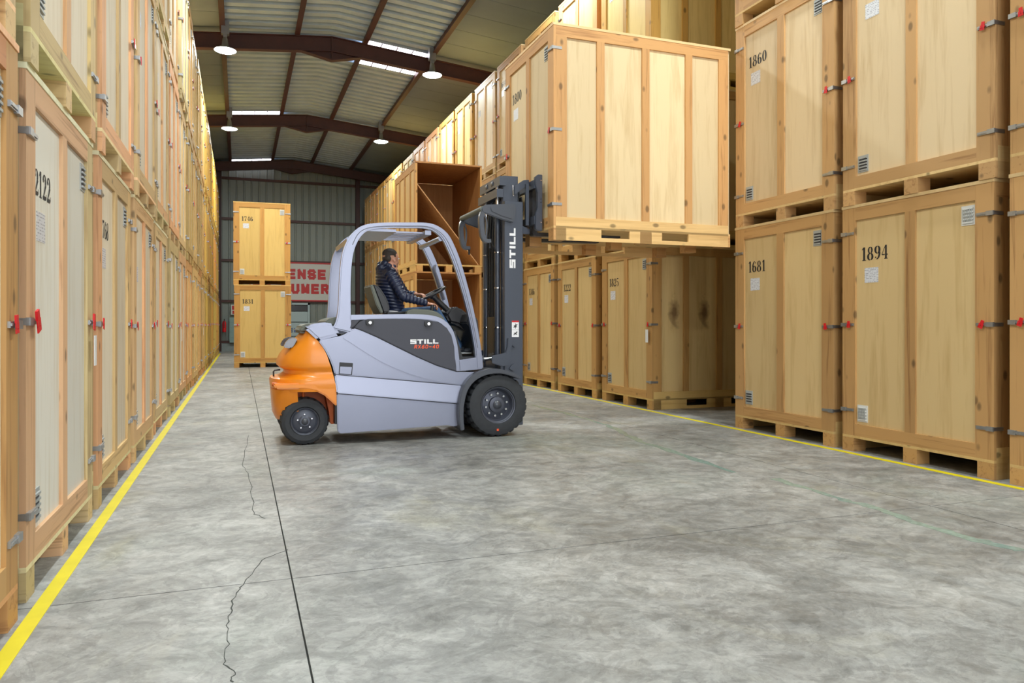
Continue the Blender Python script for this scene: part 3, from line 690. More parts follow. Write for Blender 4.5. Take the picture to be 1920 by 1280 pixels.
def c3(cx, cy, y=8.2): return px(840+.23448*cx, 540+.23438*cy, y)
def c8(cx, cy, y=YC): return px(660+.20312*cx, 440+.20312*cy, y)
def emit_obj(name, bm, mat, parent, smooth=True, ang=.6):
    for v in bm.verts: v.co -= FB
    me = to_mesh(bm, name, mat)
    if smooth: smooth_by_angle(me, ang)
    return link(name, me, parent)
def bm_prism(bm, pts, y0, y1):
    a = [bm.verts.new((x, y0, z)) for x, z in pts]; b = [bm.verts.new((x, y1, z)) for x, z in pts]
    n = len(pts); bm.faces.new(a); bm.faces.new(b[::-1])
    for k in range(n): bm.faces.new((a[k], b[k], b[(k+1) % n], a[(k+1) % n]))
def prism(name, pts, y0, y1, mat, parent=None, bev=.006, seg=2):
    bm = bmesh.new(); bm_prism(bm, pts, y0, y1)
    bmesh.ops.recalc_face_normals(bm, faces=bm.faces[:])
    if bev: bm_bevel(bm, bev, seg, .35)
    return emit_obj(name, bm, mat, parent or fk)
def mir(y): return 2*YC-y
def both(name, pts, y0, y1, mat, bev=.006, parent=None):
    return prism(name, pts, y0, y1, mat, parent, bev), prism(name, pts, mir(y0), mir(y1), mat, parent, bev)
def wbox(name, lo, hi, mat, parent=None, bev=.006):
    bm = bmesh.new(); bm_box(bm, lo, hi)
    if bev: bm_bevel(bm, bev, 2)
    return emit_obj(name, bm, mat, parent or fk)
def cyl(bm, p0, p1, r0, r1=None, n=16, capped=True):
    r1 = r0 if r1 is None else r1; p0, p1 = Vector(p0), Vector(p1); d = (p1-p0).normalized()
    u = d.orthogonal().normalized(); w = d.cross(u)
    A_ = [bm.verts.new(p0+(u*math.cos(2*math.pi*k/n)+w*math.sin(2*math.pi*k/n))*r0) for k in range(n)]
    B_ = [bm.verts.new(p1+(u*math.cos(2*math.pi*k/n)+w*math.sin(2*math.pi*k/n))*r1) for k in range(n)]
    for k in range(n): bm.faces.new((A_[k], A_[(k+1) % n], B_[(k+1) % n], B_[k]))
    if capped: bm.faces.new(A_[::-1]); bm.faces.new(B_)
def wcyl(name, p0, p1, r, mat, parent=None, r1=None, n=18):
    bm = bmesh.new(); cyl(bm, p0, p1, r, r1, n); return emit_obj(name, bm, mat, parent or fk)
def tube(name, pts, r, mat, parent=None, n=10):
    bm = bmesh.new(); prev = None; pts = [Vector(p) for p in pts]; ref = None
    for i, p in enumerate(pts):
        d = (pts[min(i+1, len(pts)-1)]-pts[max(i-1, 0)]).normalized()
        u = d.orthogonal().normalized() if ref is None else (ref-d*ref.dot(d)).normalized(); ref = u; w = d.cross(u)
        ring = [bm.verts.new(p+(u*math.cos(2*math.pi*k/n)+w*math.sin(2*math.pi*k/n))*r) for k in range(n)]
        if prev:
            for k in range(n): bm.faces.new((prev[k], prev[(k+1) % n], ring[(k+1) % n], ring[k]))
        else: bm.faces.new(ring[::-1])
        prev = ring
    bm.faces.new(prev)
    return emit_obj(name, bm, mat, parent or fk)
def smooth_path(P, n=4):
    """Catmull-Rom through points (tuples of any length)"""
    out = []
    for i in range(len(P)-1):
        p0, p1, p2, p3 = P[max(i-1, 0)], P[i], P[i+1], P[min(i+2, len(P)-1)]
        for k in range(n):
            t = k/n
            out.append(tuple(.5*((2*b)+(-a+c)*t+(2*a-5*b+4*c-d)*t*t+(-a+3*b-3*c+d)*t**3) for a, b, c, d in zip(p0, p1, p2, p3)))
    out.append(tuple(P[-1])); return out
PXM = .375*8.6/F_PX     # metres per pixel of the forklift close-up
def ribbon_poly(path, conv, k, sm=4):
    P = smooth_path(path, sm); pts = [conv(p[0], p[1]) for p in P]; L = []; R = []
    for i in range(len(pts)):
        a = Vector(pts[max(i-1, 0)]); b = Vector(pts[min(i+1, len(pts)-1)]); d = (b-a).normalized(); nn = Vector((-d.y, d.x)); w = P[i][2]*k/2
        p = Vector(pts[i]); L.append(tuple(p+nn*w)); R.append(tuple(p-nn*w))
    return L, R
def ribbon_prism(name, path, y0, y1, mat, parent=None, conv=c1, k=PXM, bev=.01, sm=4):
    L, R = ribbon_poly(path, conv, k, sm); bm = bmesh.new()
    rows = [[bm.verts.new((q[0], y, q[1])) for q, y in ((L[i], y0), (R[i], y0), (R[i], y1), (L[i], y1))] for i in range(len(L))]
    for a, b in zip(rows[:-1], rows[1:]):
        for j in range(4): bm.faces.new((a[j], a[(j+1) % 4], b[(j+1) % 4], b[j]))
    bm.faces.new(rows[0][::-1]); bm.faces.new(rows[-1])
    bmesh.ops.recalc_face_normals(bm, faces=bm.faces[:])
    if bev: bm_bevel(bm, bev, 2, .7)
    return emit_obj(name, bm, mat, parent or fk)

# --- chassis core
wbox('chassis', (px(628, 0, 8.25)[0], YN+.05, .22), (px(862, 0, 8.25)[0], mir(YN+.05), .9), M['black_p'])
wbox('axle_beam', (2.62, 8.45, .22), (3.05, mir(8.45), .52), M['black_p'])
# --- side panels (both sides)
UP = [(393, 857), (384, 820), (368, 780), (345, 735), (312, 690), (345, 682), (425, 665), (446, 656), (490, 626), (530, 641), (600, 671), (700, 721), (800, 770), (900, 814), (1003, 846), (1102, 846), (1075, 868), (1052, 912)]
both('upper_side_panel', [c1(*p) for p in UP], YN, YN+.06, M['silver'], .012)
MID = [(394, 861), (1051, 916), (1035, 955), (1023, 1003), (403, 951)]
for o in both('middle_side_panel', [c1(*p) for p in MID], YN-.022, YN+.06, M['silver'], .012):
    for v in o.data.vertices:      # the band leans back towards its upper edge
        x = v.co.x+FB.x; zt_ = c1(394, 861)[1]; k = max(0., min(1., (v.co.z-(zt_-.21))/.2))
        if abs(v.co.y) > .53: v.co.y -= math.copysign(.03*k, v.co.y)
LOW = [(404, 956), (1022, 1008), (1020, 1112), (985, 1119), (960, 1112), (700, 1132), (430, 1153), (414, 1150), (407, 1135)]
both('lower_side_panel', [c1(*p) for p in LOW], YN, YN+.06, M['silver'], .01)
both('panel_backing', [c1(*p) for p in [(385, 800), (430, 690), (1000, 640), (1060, 860), (1030, 1100), (420, 1130)]], YN+.03, YN+.07, M['black_p'], 0)
cr_ = [(432, 672, 14), (480, 700, 16), (560, 752, 16), (660, 808, 16), (780, 856, 15), (900, 888, 14), (1040, 908, 12)]
for s in (0, 1):
    y0, y1 = (YN-.012, YN+.02) if s == 0 else (mir(YN-.012), mir(YN+.02)); ribbon_prism('body_crease', cr_, y0, y1, M['silver'], bev=.011)
DOOR = [(492, 624), (528, 589), (560, 581), (700, 579), (850, 584), (915, 596), (955, 622), (980, 662), (994, 720), (1001, 842), (900, 811), (800, 767), (700, 718), (600, 668), (530, 638)]
dn, df = both('battery_door', [c1(*p) for p in DOOR], YN-.004, YN+.05, M['anth_door'], .008)
for (cx, cy) in ((568, 599), (860, 605)):
    h = prism('hinge', [c1(*p) for p in [(cx-20, cy-12), (cx+20, cy-12), (cx+20, cy+8), (cx+12, cy+14), (cx-12, cy+14), (cx-20, cy+8)]], YN-.03, YN, M['black_p'], dn, .006)
    x, z = c1(cx, cy); wcyl('hinge_cap', (x, YN-.042, z), (x, YN-.02, z), .016, M['chrome'], dn)
CORNER = [(475, 588), (522, 584), (490, 618), (470, 630), (478, 605)]
both('corner_pane', [c1(*p) for p in CORNER], YN, YN+.04, M['anth_door'], .004)
lb = prism('plate_frame', [c1(*p) for p in [(417, 797), (485, 801), (480, 861), (414, 857)]], YN-.004, YN+.02, M['black_p'], None, .003)
prism('rating_plate', [c1(*p) for p in [(421, 818), (479, 821), (475, 857), (418, 853)]], YN-.008, YN+.01, M['silver'], lb, .002)
# --- hood over the battery, rear
HOOD = [(312, 690), (258, 641), (238, 628), (262, 612), (300, 603), (345, 598), (392, 604), (424, 662)]
prism('rear_hood', [c1(*p) for p in HOOD], YN+.012, mir(YN+.012), M['silver'], None, .07, 4)
prism('hood_rear_cap', [c1(x, y, 8.4) for x, y in [(205, 650), (214, 620), (250, 606), (330, 598), (300, 660)]], YN+.16, mir(YN+.16), M['olive'], None, .03, 3)
prism('cab_rear_cover', [c1(x, y, 8.4) for x, y in [(338, 600), (352, 582), (392, 572), (440, 572), (440, 620), (345, 612)]], YN+.1, mir(YN+.1), M['olive'], None, .02, 3)
# --- counterweight: stacked rounded plan sections
def cw_x(cx, cy, y=8.45): return c1(cx, cy, y)
secs = [  # crop y, rear crop x (seen at the rear corner), front crop x at the side, half width
    (637, 243, 252, .44), (660, 222, 286, .485), (690, 188, 314, .51), (720, 152, 336, .53), (760, 120, 356, .545), (792, 106, 366, .55), (812, 106, 374, .55), (822, 118, 377, .548),
    (832, 140, 380, .53), (850, 142, 386, .53), (864, 120, 389, .545), (874, 74, 391, .555), (900, 70, 396, .557), (920, 72, 399, .556), (936, 84, 402, .55)]
def plan(xr, xf, h, z, n=22):
    xc = min(xf-.01, xr+.52); pts = []
    for k in range(n+1):
        a = math.pi*k/n; cs, sn = math.cos(a), math.sin(a); e = .62
        pts.append((xc-(xc-xr)*abs(sn)**e, YC-h*math.copysign(abs(cs)**e, cs), z))
    return [(xf, YC-h, z)]+pts+[(xf, YC+h, z)]
bm = bmesh.new(); rows = []
for cy, cr, cf, h in secs:
    xr, z = c1(cr, cy, 8.6); xf = c1(cf, cy, 8.2)[0]
    rows.append([bm.verts.new(p) for p in plan(xr, xf, h, z)])
for a, b in zip(rows[:-1], rows[1:]):
    n = len(a)
    for k in range(n): bm.faces.new((a[k], a[(k+1) % n], b[(k+1) % n], b[k]))
bm.faces.new(rows[0]); bm.faces.new(rows[-1][::-1])
cwt = emit_obj('counterweight', bm, M['orange'], fk, True, .7)
ARCH = [(84, 905), (100, 932), (135, 934), (250, 932), (300, 942), (340, 962), (375, 992), (404, 1020), (402, 915), (396, 895)]
for y0, y1 in ((YN-.005, YN+.24), (mir(YN-.005), mir(YN+.24))): prism('arch_flare', [c1(*p) for p in ARCH], y0, y1, M['orange'], cwt, .015)
bm = bmesh.new(); rows = []
for cy, cr, h in ((925, 74, .50), (960, 76, .48), (1010, 80, .45), (1050, 84, .42), (1078, 98, .36)):
    xr, z = c1(cr, cy, 8.6); rows.append([bm.verts.new(p) for p in plan(xr, xr+.26, h, z)])
for a, b in zip(rows[:-1], rows[1:]):
    n = len(a)
    for k in range(n): bm.faces.new((a[k], a[(k+1) % n], b[(k+1) % n], b[k]))
bm.faces.new(rows[0]); bm.faces.new(rows[-1][::-1]); emit_obj('lower_tail', bm, M['orange'], cwt, True, .7)
xr = px(520, 0, 8.6)[0]
wbox('wheel_well', (xr, 8.62, .28), (px(636, 0, 8.3)[0], mir(8.62), .72), M['orange_in'], cwt, .02)
prism('well_front', [c1(x, y, 8.45) for x, y in [(345, 960), (405, 1010), (405, 1100), (370, 1105), (362, 1040)]], 8.4, mir(8.4), M['orange_in'], cwt, .01)
wbox('axle', (px(562, 0, 8.5)[0], 8.4, .22), (px(590, 0, 8.5)[0], mir(8.4), .32), M['black_p'])
for y in (8.42, mir(8.42)):
    x, z = c1(236, 945, 8.42); wcyl('steering_pin', (x, y, .5), (x, y, .72), .014, M['orange_in'], cwt)
x, z = c1(95, 860, 8.6); tube('tow_pin', [(x-.01, 8.7, z-.05), (x-.012, 8.7, z+.03), (x, 8.7, z+.045), (x+.06, 8.7, z+.05)], .009, M['black_p'], cwt)
for s, y0 in ((-1, 8.40), (1, mir(8.40))):
    pts = [c1(x, y, 8.40) for x, y in [(135, 722), (150, 690), (172, 676), (206, 676), (190, 712), (172, 728)]]
    prism('tail_lamp', pts, y0-.06, y0+.06, M['lens'], cwt, .012)
x, z = c1(88, 905, 8.4)
for y in (8.34, mir(8.34)): wcyl('reflector', (x-.015, y, z), (x+.03, y-.01, z), .022, M['orange_in'], cwt)

# --- overhead guard
GP = [(430, 640, 92), (438, 600, 72), (443, 530, 58), (446, 400, 52), (455, 280, 50), (476, 205, 46), (513, 150, 38), (560, 122, 30), (640, 112, 26), (760, 111, 26), (850, 113, 27), (900, 128, 32), (945, 165, 38), (976, 222, 40), (1011, 310, 38), (1055, 460, 34), (1088, 600, 32), (1110, 720, 33), (1121, 832, 36)]
for y0, y1 in ((YN, YN+.085), (mir(YN), mir(YN+.085))):
    g = ribbon_prism('guard_frame', GP, y0, y1, M['silver'], bev=.016)
    gy = y0+(-.002 if y0 < YC else .002)
    ribbon_prism('guard_groove', [(a+6 if a < 480 else a-2, b+5, 3.) for a, b, w in GP[5:-1]], min(gy, y0), max(gy, y0)+.001, M['silver_dark'], g, bev=0)
    ribbon_prism('door_sill', [(472, 573, 24), (600, 570, 22), (760, 568, 22), (860, 573, 24), (922, 590, 26), (965, 630, 28), (990, 695, 28), (1003, 770, 26), (1012, 842, 22)], y0, y1, M['silver'], bev=.008)
    prism('step_panel', [c1(*p) for p in [(1008, 788), (1110, 772), (1128, 832), (1012, 843)]], y0+(.008 if y0 < YC else -.008), y1, M['silver'], None, .008)
xa, za = c1(560, 122); xb, _ = c1(705, 118); xc_, zc = c1(868, 120)
wbox('roof_plate', (xa-.05, YN+.05, za-.035), (xb, mir(YN+.05), za-.005), M['silver'], None, .008)
for k in range(6):
    y = YN+.16+k*(1.1-.32)/5; wbox('roof_bar', (xb-.02, y-.022, za-.03), (xc_-.02, y+.022, za-.012), M['silver'], None, .006)
wbox('roof_cross_bar', (xc_-.04, YN+.05, za-.05), (xc_+.03, mir(YN+.05), za-.0), M['silver'], None, .012)
xq, zq = c1(930, 168); wcyl('front_cross_bar', (xq, YN+.05, zq-.02), (xq, mir(YN+.05), zq-.02), .03, M['silver'])
xq, zq = c1(470, 190); wbox('rear_cross_bar', (xq-.03, YN+.05, zq-.03), (xq+.03, mir(YN+.05), zq+.03), M['silver'], None, .012)
# grab handle on the far front post
xa1, za1 = c1(985, 290); hp = [c8(x, y, 9.2) for x, y in ((768, 280), (758, 320), (790, 420), (850, 600))]
tube('grab_handle', [(a, 9.17, b) for a, b in smooth_path(hp, 4)], .012, M['silver'])

# --- cab interior
wbox('cab_floor', (c1(620, 0)[0], YN+.09, .86), (c1(1120, 0)[0], mir(YN+.09), .93), M['black_p'])
wbox('battery_box', (c1(430, 0)[0], YN+.09, .6), (c1(790, 0)[0], mir(YN+.09), 1.2), M['black_p'])
DASH = [c1(x, y, 8.5) for x, y in [(1046, 556), (1086, 580), (1106, 774), (1085, 776), (1062, 640), (1030, 600)]]
prism('front_cowl', DASH, 8.32, mir(8.32), M['black_p'], None, .012)
COLUMN = [c1(x, y, 8.7) for x, y in [(940, 560), (960, 528), (985, 518), (1012, 524), (1046, 552), (1078, 584), (1090, 640), (1050, 650), (1000, 610), (960, 600)]]
prism('dashboard', COLUMN, 8.62, mir(8.45), M['black_p'], None, .03, 3)
sx, sz = c8(738, 546); sw = bmesh.new()
Rm = Matrix.Translation((sx, YC, sz)) @ Matrix.Rotation(math.radians(-28), 4, 'Y')
NM, NR, R_, r_ = 36, 8, .175, .017
grid = [[sw.verts.new(Rm @ Vector(((R_+r_*math.cos(b))*math.cos(a), (R_+r_*math.cos(b))*math.sin(a), r_*math.sin(b)))) for b in [2*math.pi*j/NR for j in range(NR)]] for a in [2*math.pi*i/NM for i in range(NM)]]
for i in range(NM):
    for j in range(NR): sw.faces.new((grid[i][j], grid[(i+1) % NM][j], grid[(i+1) % NM][(j+1) % NR], grid[i][(j+1) % NR]))
st = emit_obj('steering_wheel', sw, M['black_p'], fk)
bm = bmesh.new()
for a in (0, 2.1, 4.2): cyl(bm, Rm @ Vector((0, 0, -.02)), Rm @ Vector((R_*math.cos(a), R_*math.sin(a), 0)), .016, .012, 8)
cyl(bm, Rm @ Vector((0, 0, -.05)), Rm @ Vector((0, 0, .012)), .05, .04, 16); emit_obj('spokes', bm, M['black_p'], st)
dx_, dz_ = c1(975, 555, YC); wcyl('steering_column', Rm @ Vector((0, 0, -.03)), (dx_, YC, dz_), .035, M['black_p'])
SB = [c8(x, y, 8.55) for x, y in [(185, 462), (225, 458), (265, 500), (310, 570), (342, 640), (346, 700), (330, 722), (285, 722), (240, 600), (200, 500)]]
prism('seat_back', SB, 8.53, 8.98, M['seat_black'], None, .03, 3)
SH = [c8(x, y, 8.55) for x, y in [(163, 470), (178, 456), (195, 470), (235, 590), (285, 725), (262, 730), (215, 640)]]
prism('seat_shell', SH, 8.51, 9.0, M['olive'], None, .01)
SC = [c8(x, y, 8.6) for x, y in [(300, 715), (640, 700), (700, 720), (690, 790), (300, 790)]]
prism('seat_cushion', SC, 8.53, 8.98, M['seat_black'], None, .03, 3)
AR = [c8(x, y, 8.4) for x, y in [(490, 745), (490, 720), (520, 692), (560, 686), (700, 692), (770, 712), (820, 745), (845, 785), (840, 830), (500, 830)]]
prism('armrest_console', AR, 8.33, 8.45, M['olive'], None, .012, 3)
lx, lz = c8(735, 690, 8.42); wcyl('control_lever', (lx, 8.42, lz-.04), (lx+.012, 8.43, lz+.055), .016, M['black_p'], None, .022)

# --- wheels
def wheel(name, cx, yo, yi, R, Wd, rimr, nb, br, lugs, sgn):
    """yo: outer face plane, sgn -1 for the near side"""
    w = empty(name, (cx-FB.x, yo-FB.y, R-FB.z)); w.parent = fk
    d = -sgn   # direction from the outer face inward
    prof = [(rimr, .03, 0), (rimr+.02, .0, 0), (R*.80, -.004, 0), (R*.93, .012, 0), (R*.985, .035, 1), (R, .055, 1), (R, Wd*.46, 1), (R*.975, Wd*.5, 0), (R, Wd*.54, 2), (R, Wd-.055, 2), (R*.985, Wd-.035, 2), (R*.93, Wd-.012, 0), (R*.8, Wd, 0), (rimr, Wd-.02, 0)]
    n = lugs*4; bm = bmesh.new(); rings = []
    for r, h, k in prof:
        ring = []
        for i in range(n):
            a = 2*math.pi*i/n; rr = r
            if k == 1 and i % 4 == 0: rr = r-.06*R
            if k == 2 and i % 4 == 2: rr = r-.06*R
            ring.append(bm.verts.new((rr*math.cos(a), d*h, rr*math.sin(a))))
        rings.append(ring)
    for a, b in zip(rings[:-1], rings[1:]):
        for k in range(n): bm.faces.new((a[k], a[(k+1) % n], b[(k+1) % n], b[k]))
    me = to_mesh(bm, 'tyre', M['rubber']); smooth_by_angle(me, .5); link('tyre', me, w)
    bm = bmesh.new(); lathe(bm, [(rimr*1.0, .012*d), (rimr*1.06, .008*d), (rimr*1.06, .03*d), (rimr*.95, .04*d), (rimr*.86, .10*d if R > .3 else .035*d), (rimr*.8, .11*d if R > .3 else .03*d), (rimr*.46, .09*d if R > .3 else .02*d), (rimr*.45, .05*d if R > .3 else .012*d), (rimr*.36, .045*d if R > .3 else .004*d), (.001, .045*d if R > .3 else .002*d)], 48, 'y')
    me = to_mesh(bm, 'rim', M['rim']); smooth_by_angle(me, .5); rm = link('rim', me, w)
    hb = .10 if R > .3 else .028
    bm = bmesh.new(); cyl(bm, (0, d*(hb+.01), 0), (0, d*(hb-.03), 0), .0155 if R > .3 else .0105, .013 if R > .3 else .009, 6); mb = to_mesh(bm, 'wheel_nut', M['chrome'])
    for k in range(nb):
        a = 2*math.pi*(k+.3)/nb; link('wheel_nut', mb, rm, (br*math.cos(a), 0, br*math.sin(a)))
    bm = bmesh.new(); lathe(bm, [(rimr*.26, .05*d if R > .3 else .004*d), (rimr*.25, .03*d if R > .3 else -.012*d), (.001, .026*d if R > .3 else -.014*d)], 24, 'y'); link('hub_cap', to_mesh(bm, 'hub_cap', M['anth'], True), rm)
    return w
FX = px(934, 761, 8.14)[0]; RX = px(572, 791, 8.27)[0]
for s in (-1, 1):
    yo = YC+s*.62; w = wheel('front_wheel', FX, yo, 0, .37, .27, .20, 10, .13, 27, s)
    if s < 0: wc = link('valve_dot', boxes_mesh('valve_dot', [((-.012, -.006, -.012), (.012, .004, .012))], M['orange_ink'], .004), w, (-.01, -.004, -.285))
    wheel('rear_wheel', RX, YC+s*.47, 0, .258, .21, .14, 5, .078, 22, s)
    FP = [(1030, 1136, 20), (1023, 1070, 24), (1026, 1000, 26), (1044, 930, 28), (1085, 876, 30), (1150, 846, 26), (1220, 842, 22), (1280, 858, 18), (1318, 876, 12)]
    y0, y1 = (8.09, 8.38) if s < 0 else (mir(8.09), mir(8.38))
    ribbon_prism('front_fender', FP, y0, y1, M['anth'], bev=.008, conv=lambda a, b: c1(a, b, 8.12))
wcyl('front_axle', (FX, 8.3, .37), (FX, mir(8.3), .37), .09, M['black_p'])
wcyl('rear_axle', (RX, 8.4, .258), (RX, mir(8.4), .258), .04, M['black_p'])

# --- mast
MX0, MX1 = px(946, 0, 8.33)[0], px(980.5, 0, 8.33)[0]
ms = empty('mast', (0, 0, 0)); ms.parent = fk
def chan(name, x0, x1, y, d, z0, z1, mat):
    """C-channel: web on the outside, flanges pointing inward (d = +1 or -1)"""
    bm = bmesh.new(); P = [(x0, y), (x1, y), (x1, y+d*.085), (x1-.03, y+d*.085), (x1-.03, y+d*.022), (x0+.03, y+d*.022), (x0+.03, y+d*.085), (x0, y+d*.085)]
    a = [bm.verts.new((p[0], p[1], z0)) for p in P]; b = [bm.verts.new((p[0], p[1], z1)) for p in P]
    bm.faces.new(a); bm.faces.new(b[::-1])
    for k in range(len(P)): bm.faces.new((a[k], b[k], b[(k+1) % len(P)], a[(k+1) % len(P)]))
    bmesh.ops.recalc_face_normals(bm, faces=bm.faces[:]); bm_bevel(bm, .004, 1); return emit_obj(name, bm, mat, ms)
ZO, ZI = 2.78, 3.10
for s in (-1, 1):
    yo = YC+s*.42; d = -s
    ch = chan('outer_channel', MX0, MX1, yo, d, .10, ZO, M['steel_blue'])
    if s < 0: near_ch = ch
    chan('inner_channel', MX0-.0+.012, MX1-.03, yo+d*.09, d, .3, ZI, M['steel_blue'])
    yc = yo+d*.2; xcyl = MX0-.02
    wcyl('lift_cylinder', (xcyl, yc, .35), (xcyl, yc, 2.6), .034, M['steel_blue'], ms)
    wcyl('lift_rod', (xcyl, yc, 2.6), (xcyl, yc, 2.98), .022, M['chrome'], ms)
    for z in (2.18, 1.75, 1.27): wcyl('pipe_clamp', (xcyl, yc, z-.008), (xcyl, yc, z+.008), .04, M['chrome'], ms)
    # chain: links as alternating plates
    ych = yo+d*.31; bm = bmesh.new()
    for k in range(46):
        z = .55+k*.053; bm_box(bm, (MX0-.022, ych-.014, z), (MX0+.0, ych+.014, z+.034)); bm_box(bm, (MX0-.018, ych-.006, z+.03), (MX0-.004, ych+.006, z+.056))
    o = emit_obj('lift_chain', bm, M['chain'], ms, False); o['kind'] = 'stuff'
    wcyl('chain_pulley', (MX0+.0, ych-.03, ZI-.07), (MX0+.0, ych+.03, ZI-.07), .06, M['steel_blue'], ms)
wbox('chain_anchor', (MX0-.03, 8.6, .9), (MX0+.02, 8.9, 1.4), M['chain'], ms)
wcyl('free_lift_cylinder', (MX0+.05, YC, .4), (MX0+.05, YC, 2.7), .045, M['steel_blue'], ms)
wbox('top_crosshead', (MX0-.05, 8.36, ZI-.13), (MX0+.03, mir(8.36), ZI-.02), M['steel_blue'], ms, .01)
wbox('rod_crosshead', (MX0-.08, 8.38, 2.83), (MX0-.0, mir(8.38), 2.93), M['steel_blue'], ms, .01)
wbox('lower_crossmember', (MX0-.02, 8.36, .28), (MX0+.05, mir(8.36), .5), M['steel_blue'], ms, .01)
wbox('middle_crossmember', (MX0-.04, 8.36, .74), (MX0+.0, mir(8.36), .86), M['steel_blue'], ms, .01)
for k, y in enumerate((8.62, 8.70, 8.80, 8.87)):
    tube('hydraulic_hose', [(MX0-.03+.01*k, y, .7), (MX0-.02, y+.01, 1.5), (MX0-.02-.006*k, y, 2.3), (MX0-.01, y-.02, 2.75), (MX0+.05, y-.03, 2.86)], .011, M['hose'], ms)
hx, hz = c2(380, 690); tube('hydraulic_hose', [(c2(370, 690, 8.5)[0], 8.5, c2(370, 690, 8.5)[1]), (c2(410, 780, 8.5)[0], 8.5, c2(410, 780, 8.5)[1]), (c2(450, 860, 8.5)[0], 8.5, c2(450, 860, 8.5)[1])], .008, M['hose'], ms)
PL = [(300, 450), (335, 414), (600, 405), (618, 420), (622, 450), (606, 566), (588, 580), (500, 556), (400, 520), (310, 486)]
PI = [(380, 440), (400, 424), (585, 420), (600, 434), (590, 540), (575, 550), (480, 520), (390, 478)]
DL = [(318, 478, 40), (303, 540, 44), (306, 620, 44), (318, 700, 44), (345, 745, 40), (392, 748, 34)]
for s in (-1, 1):
    yo = YC+s*.42; e = s*.035
    cv = lambda a, b: c2(a, b, 8.33)
    h = prism('mast_head_plate', [cv(*p) for p in PL], yo+e, yo, M['anth'], ms, .01)
    prism('head_plate_rib', [cv(*p) for p in PI], yo+e*1.25, yo+e*.8, M['anth'], h, .006)
    ribbon_prism('lamp_bracket', DL, yo+e, yo-e, M['anth'], ms, conv=cv, k=.2031*8.6/F_PX, bev=.006)
    x, z = cv(350, 600); ribbon_prism('bracket_bar', [(330, 500, 14), (352, 560, 14), (354, 640, 14), (345, 720, 14)], yo+e*.6, yo-e*.6, M['anth'], ms, conv=cv, k=.2031*8.6/F_PX, bev=.002)
    x, z = cv(385, 760); wcyl('bracket_stud', (x, yo, z-.07), (x, yo, z+.02), .012, M['black_p'], ms)
x, z = c2(318, 452, 8.33); wcyl('head_cross_tube', (x, 8.31, z), (x, mir(8.31), z), .034, M['olive'], ms)
# tilt cylinders and lugs
for s in (-1, 1):
    y = YC+s*.34
    xa, za = c3(410, 560, 8.35); xb = c3(270, 590, 8.35)[0]
    wcyl('tilt_cylinder', (xb-.25, y, za-.06), (xb+.04, y, za-.01), .04, M['anth'], ms); wcyl('tilt_rod', (xb+.04, y, za-.01), (xa, y, za), .02, M['chrome'], ms)
    L = [c3(x, yy, 8.31) for x, yy in [(478, 400), (492, 402), (510, 425), (530, 440), (545, 455), (530, 475), (512, 458), (504, 470), (500, 560), (480, 620), (430, 625), (350, 600), (350, 540), (405, 530), (460, 515), (474, 470)]]
    yo = YC+s*.42; prism('tilt_bracket', L, yo-.0+s*.03, yo, M['steel_blue'], ms, .006)
    Q = [c3(x, yy, 8.31) for x, yy in [(510, 612), (530, 605), (545, 625), (520, 665), (488, 645)]]; prism('mast_lug', Q, yo+s*.03, yo, M['steel_blue'], ms, .005)

# --- carriage and forks
cg = empty('fork_carriage', (0, 0, 0)); cg.parent = fk
for s in (-1, 1):
    yo = YC+s*.55
    PLT = [(3.30, 2.44), (3.30, 2.62), (3.325, 2.70), (3.325, 2.88), (3.295, 2.97), (3.295, 3.06), (3.33, 3.09), (3.385, 3.09), (3.385, 2.42), (3.33, 2.42)]
    p = prism('carriage_plate', PLT, yo-.03, yo+.03, M['steel_blue'], cg, .005)
    for z in (2.52, 2.76, 2.8, 3.02): wcyl('bolt', (3.365, yo+s*.036, z), (3.365, yo+s*.02, z), .008, M['chrome'] if z in (2.52, 3.02) else M['black_p'], p, n=8)
    wbox('side_shift_plate', (3.235, YC+s*.40-.02, 2.5), (3.275, YC+s*.40+.02, 3.0), M['steel_blue'], cg)
    ARM = [(3.10, 2.86), (3.10, 2.97), (3.22, 3.05), (3.29, 3.06), (3.29, 3.0), (3.2, 2.94)]
    prism('carriage_arm', ARM, YC+s*.37-.02, YC+s*.37+.02, M['steel_blue'], cg, .006)
    BR = [(3.08, 2.42), (3.08, 2.62), (3.15, 2.52), (3.30, 2.46), (3.30, 2.40), (3.16, 2.40)]
    prism('carriage_bracket', BR, YC+s*.37-.02, YC+s*.37+.02, M['steel_blue'], cg, .006)
    yf = YC+s*.3
    FK = [(3.345, 3.03), (3.345, 2.42), (3.36, 2.39), (3.40, 2.383), (4.55, 2.405), (4.55, 2.43), (3.41, 2.43), (3.405, 2.44), (3.405, 3.03)]
    prism('fork', FK, yf-.06, yf+.06, M['anth'], cg, .004)
for z0, z1 in ((2.50, 2.6), (2.93, 3.03)): wbox('carriage_bar', (3.29, YC-.55, z0), (3.345, YC+.55, z1), M['steel_blue'], cg)
for k in range(4):
    y = 8.45+.05*k; pts = [(3.06, y, 2.98-.01*k), (3.13, y-.01, 3.0), (3.19, y, 2.9), (3.17, y, 2.72), (3.2+.01*k, y+.01, 2.62), (3.24, y, 2.7+.02*k), (3.22, y, 2.86)]
    tube('hydraulic_hose', smooth_path(pts, 5), .010, M['hose'], cg)
for k in range(4):
    y = 8.42+.05*k; wcyl('hose_fitting', (3.11+.012*k, y, 2.86), (3.10+.012*k, y, 2.99), .011, M['chrome'], cg)
wcyl('shift_cylinder', (3.2, 8.5, 2.47), (3.2, 9.0, 2.47), .03, M['chrome'], cg)

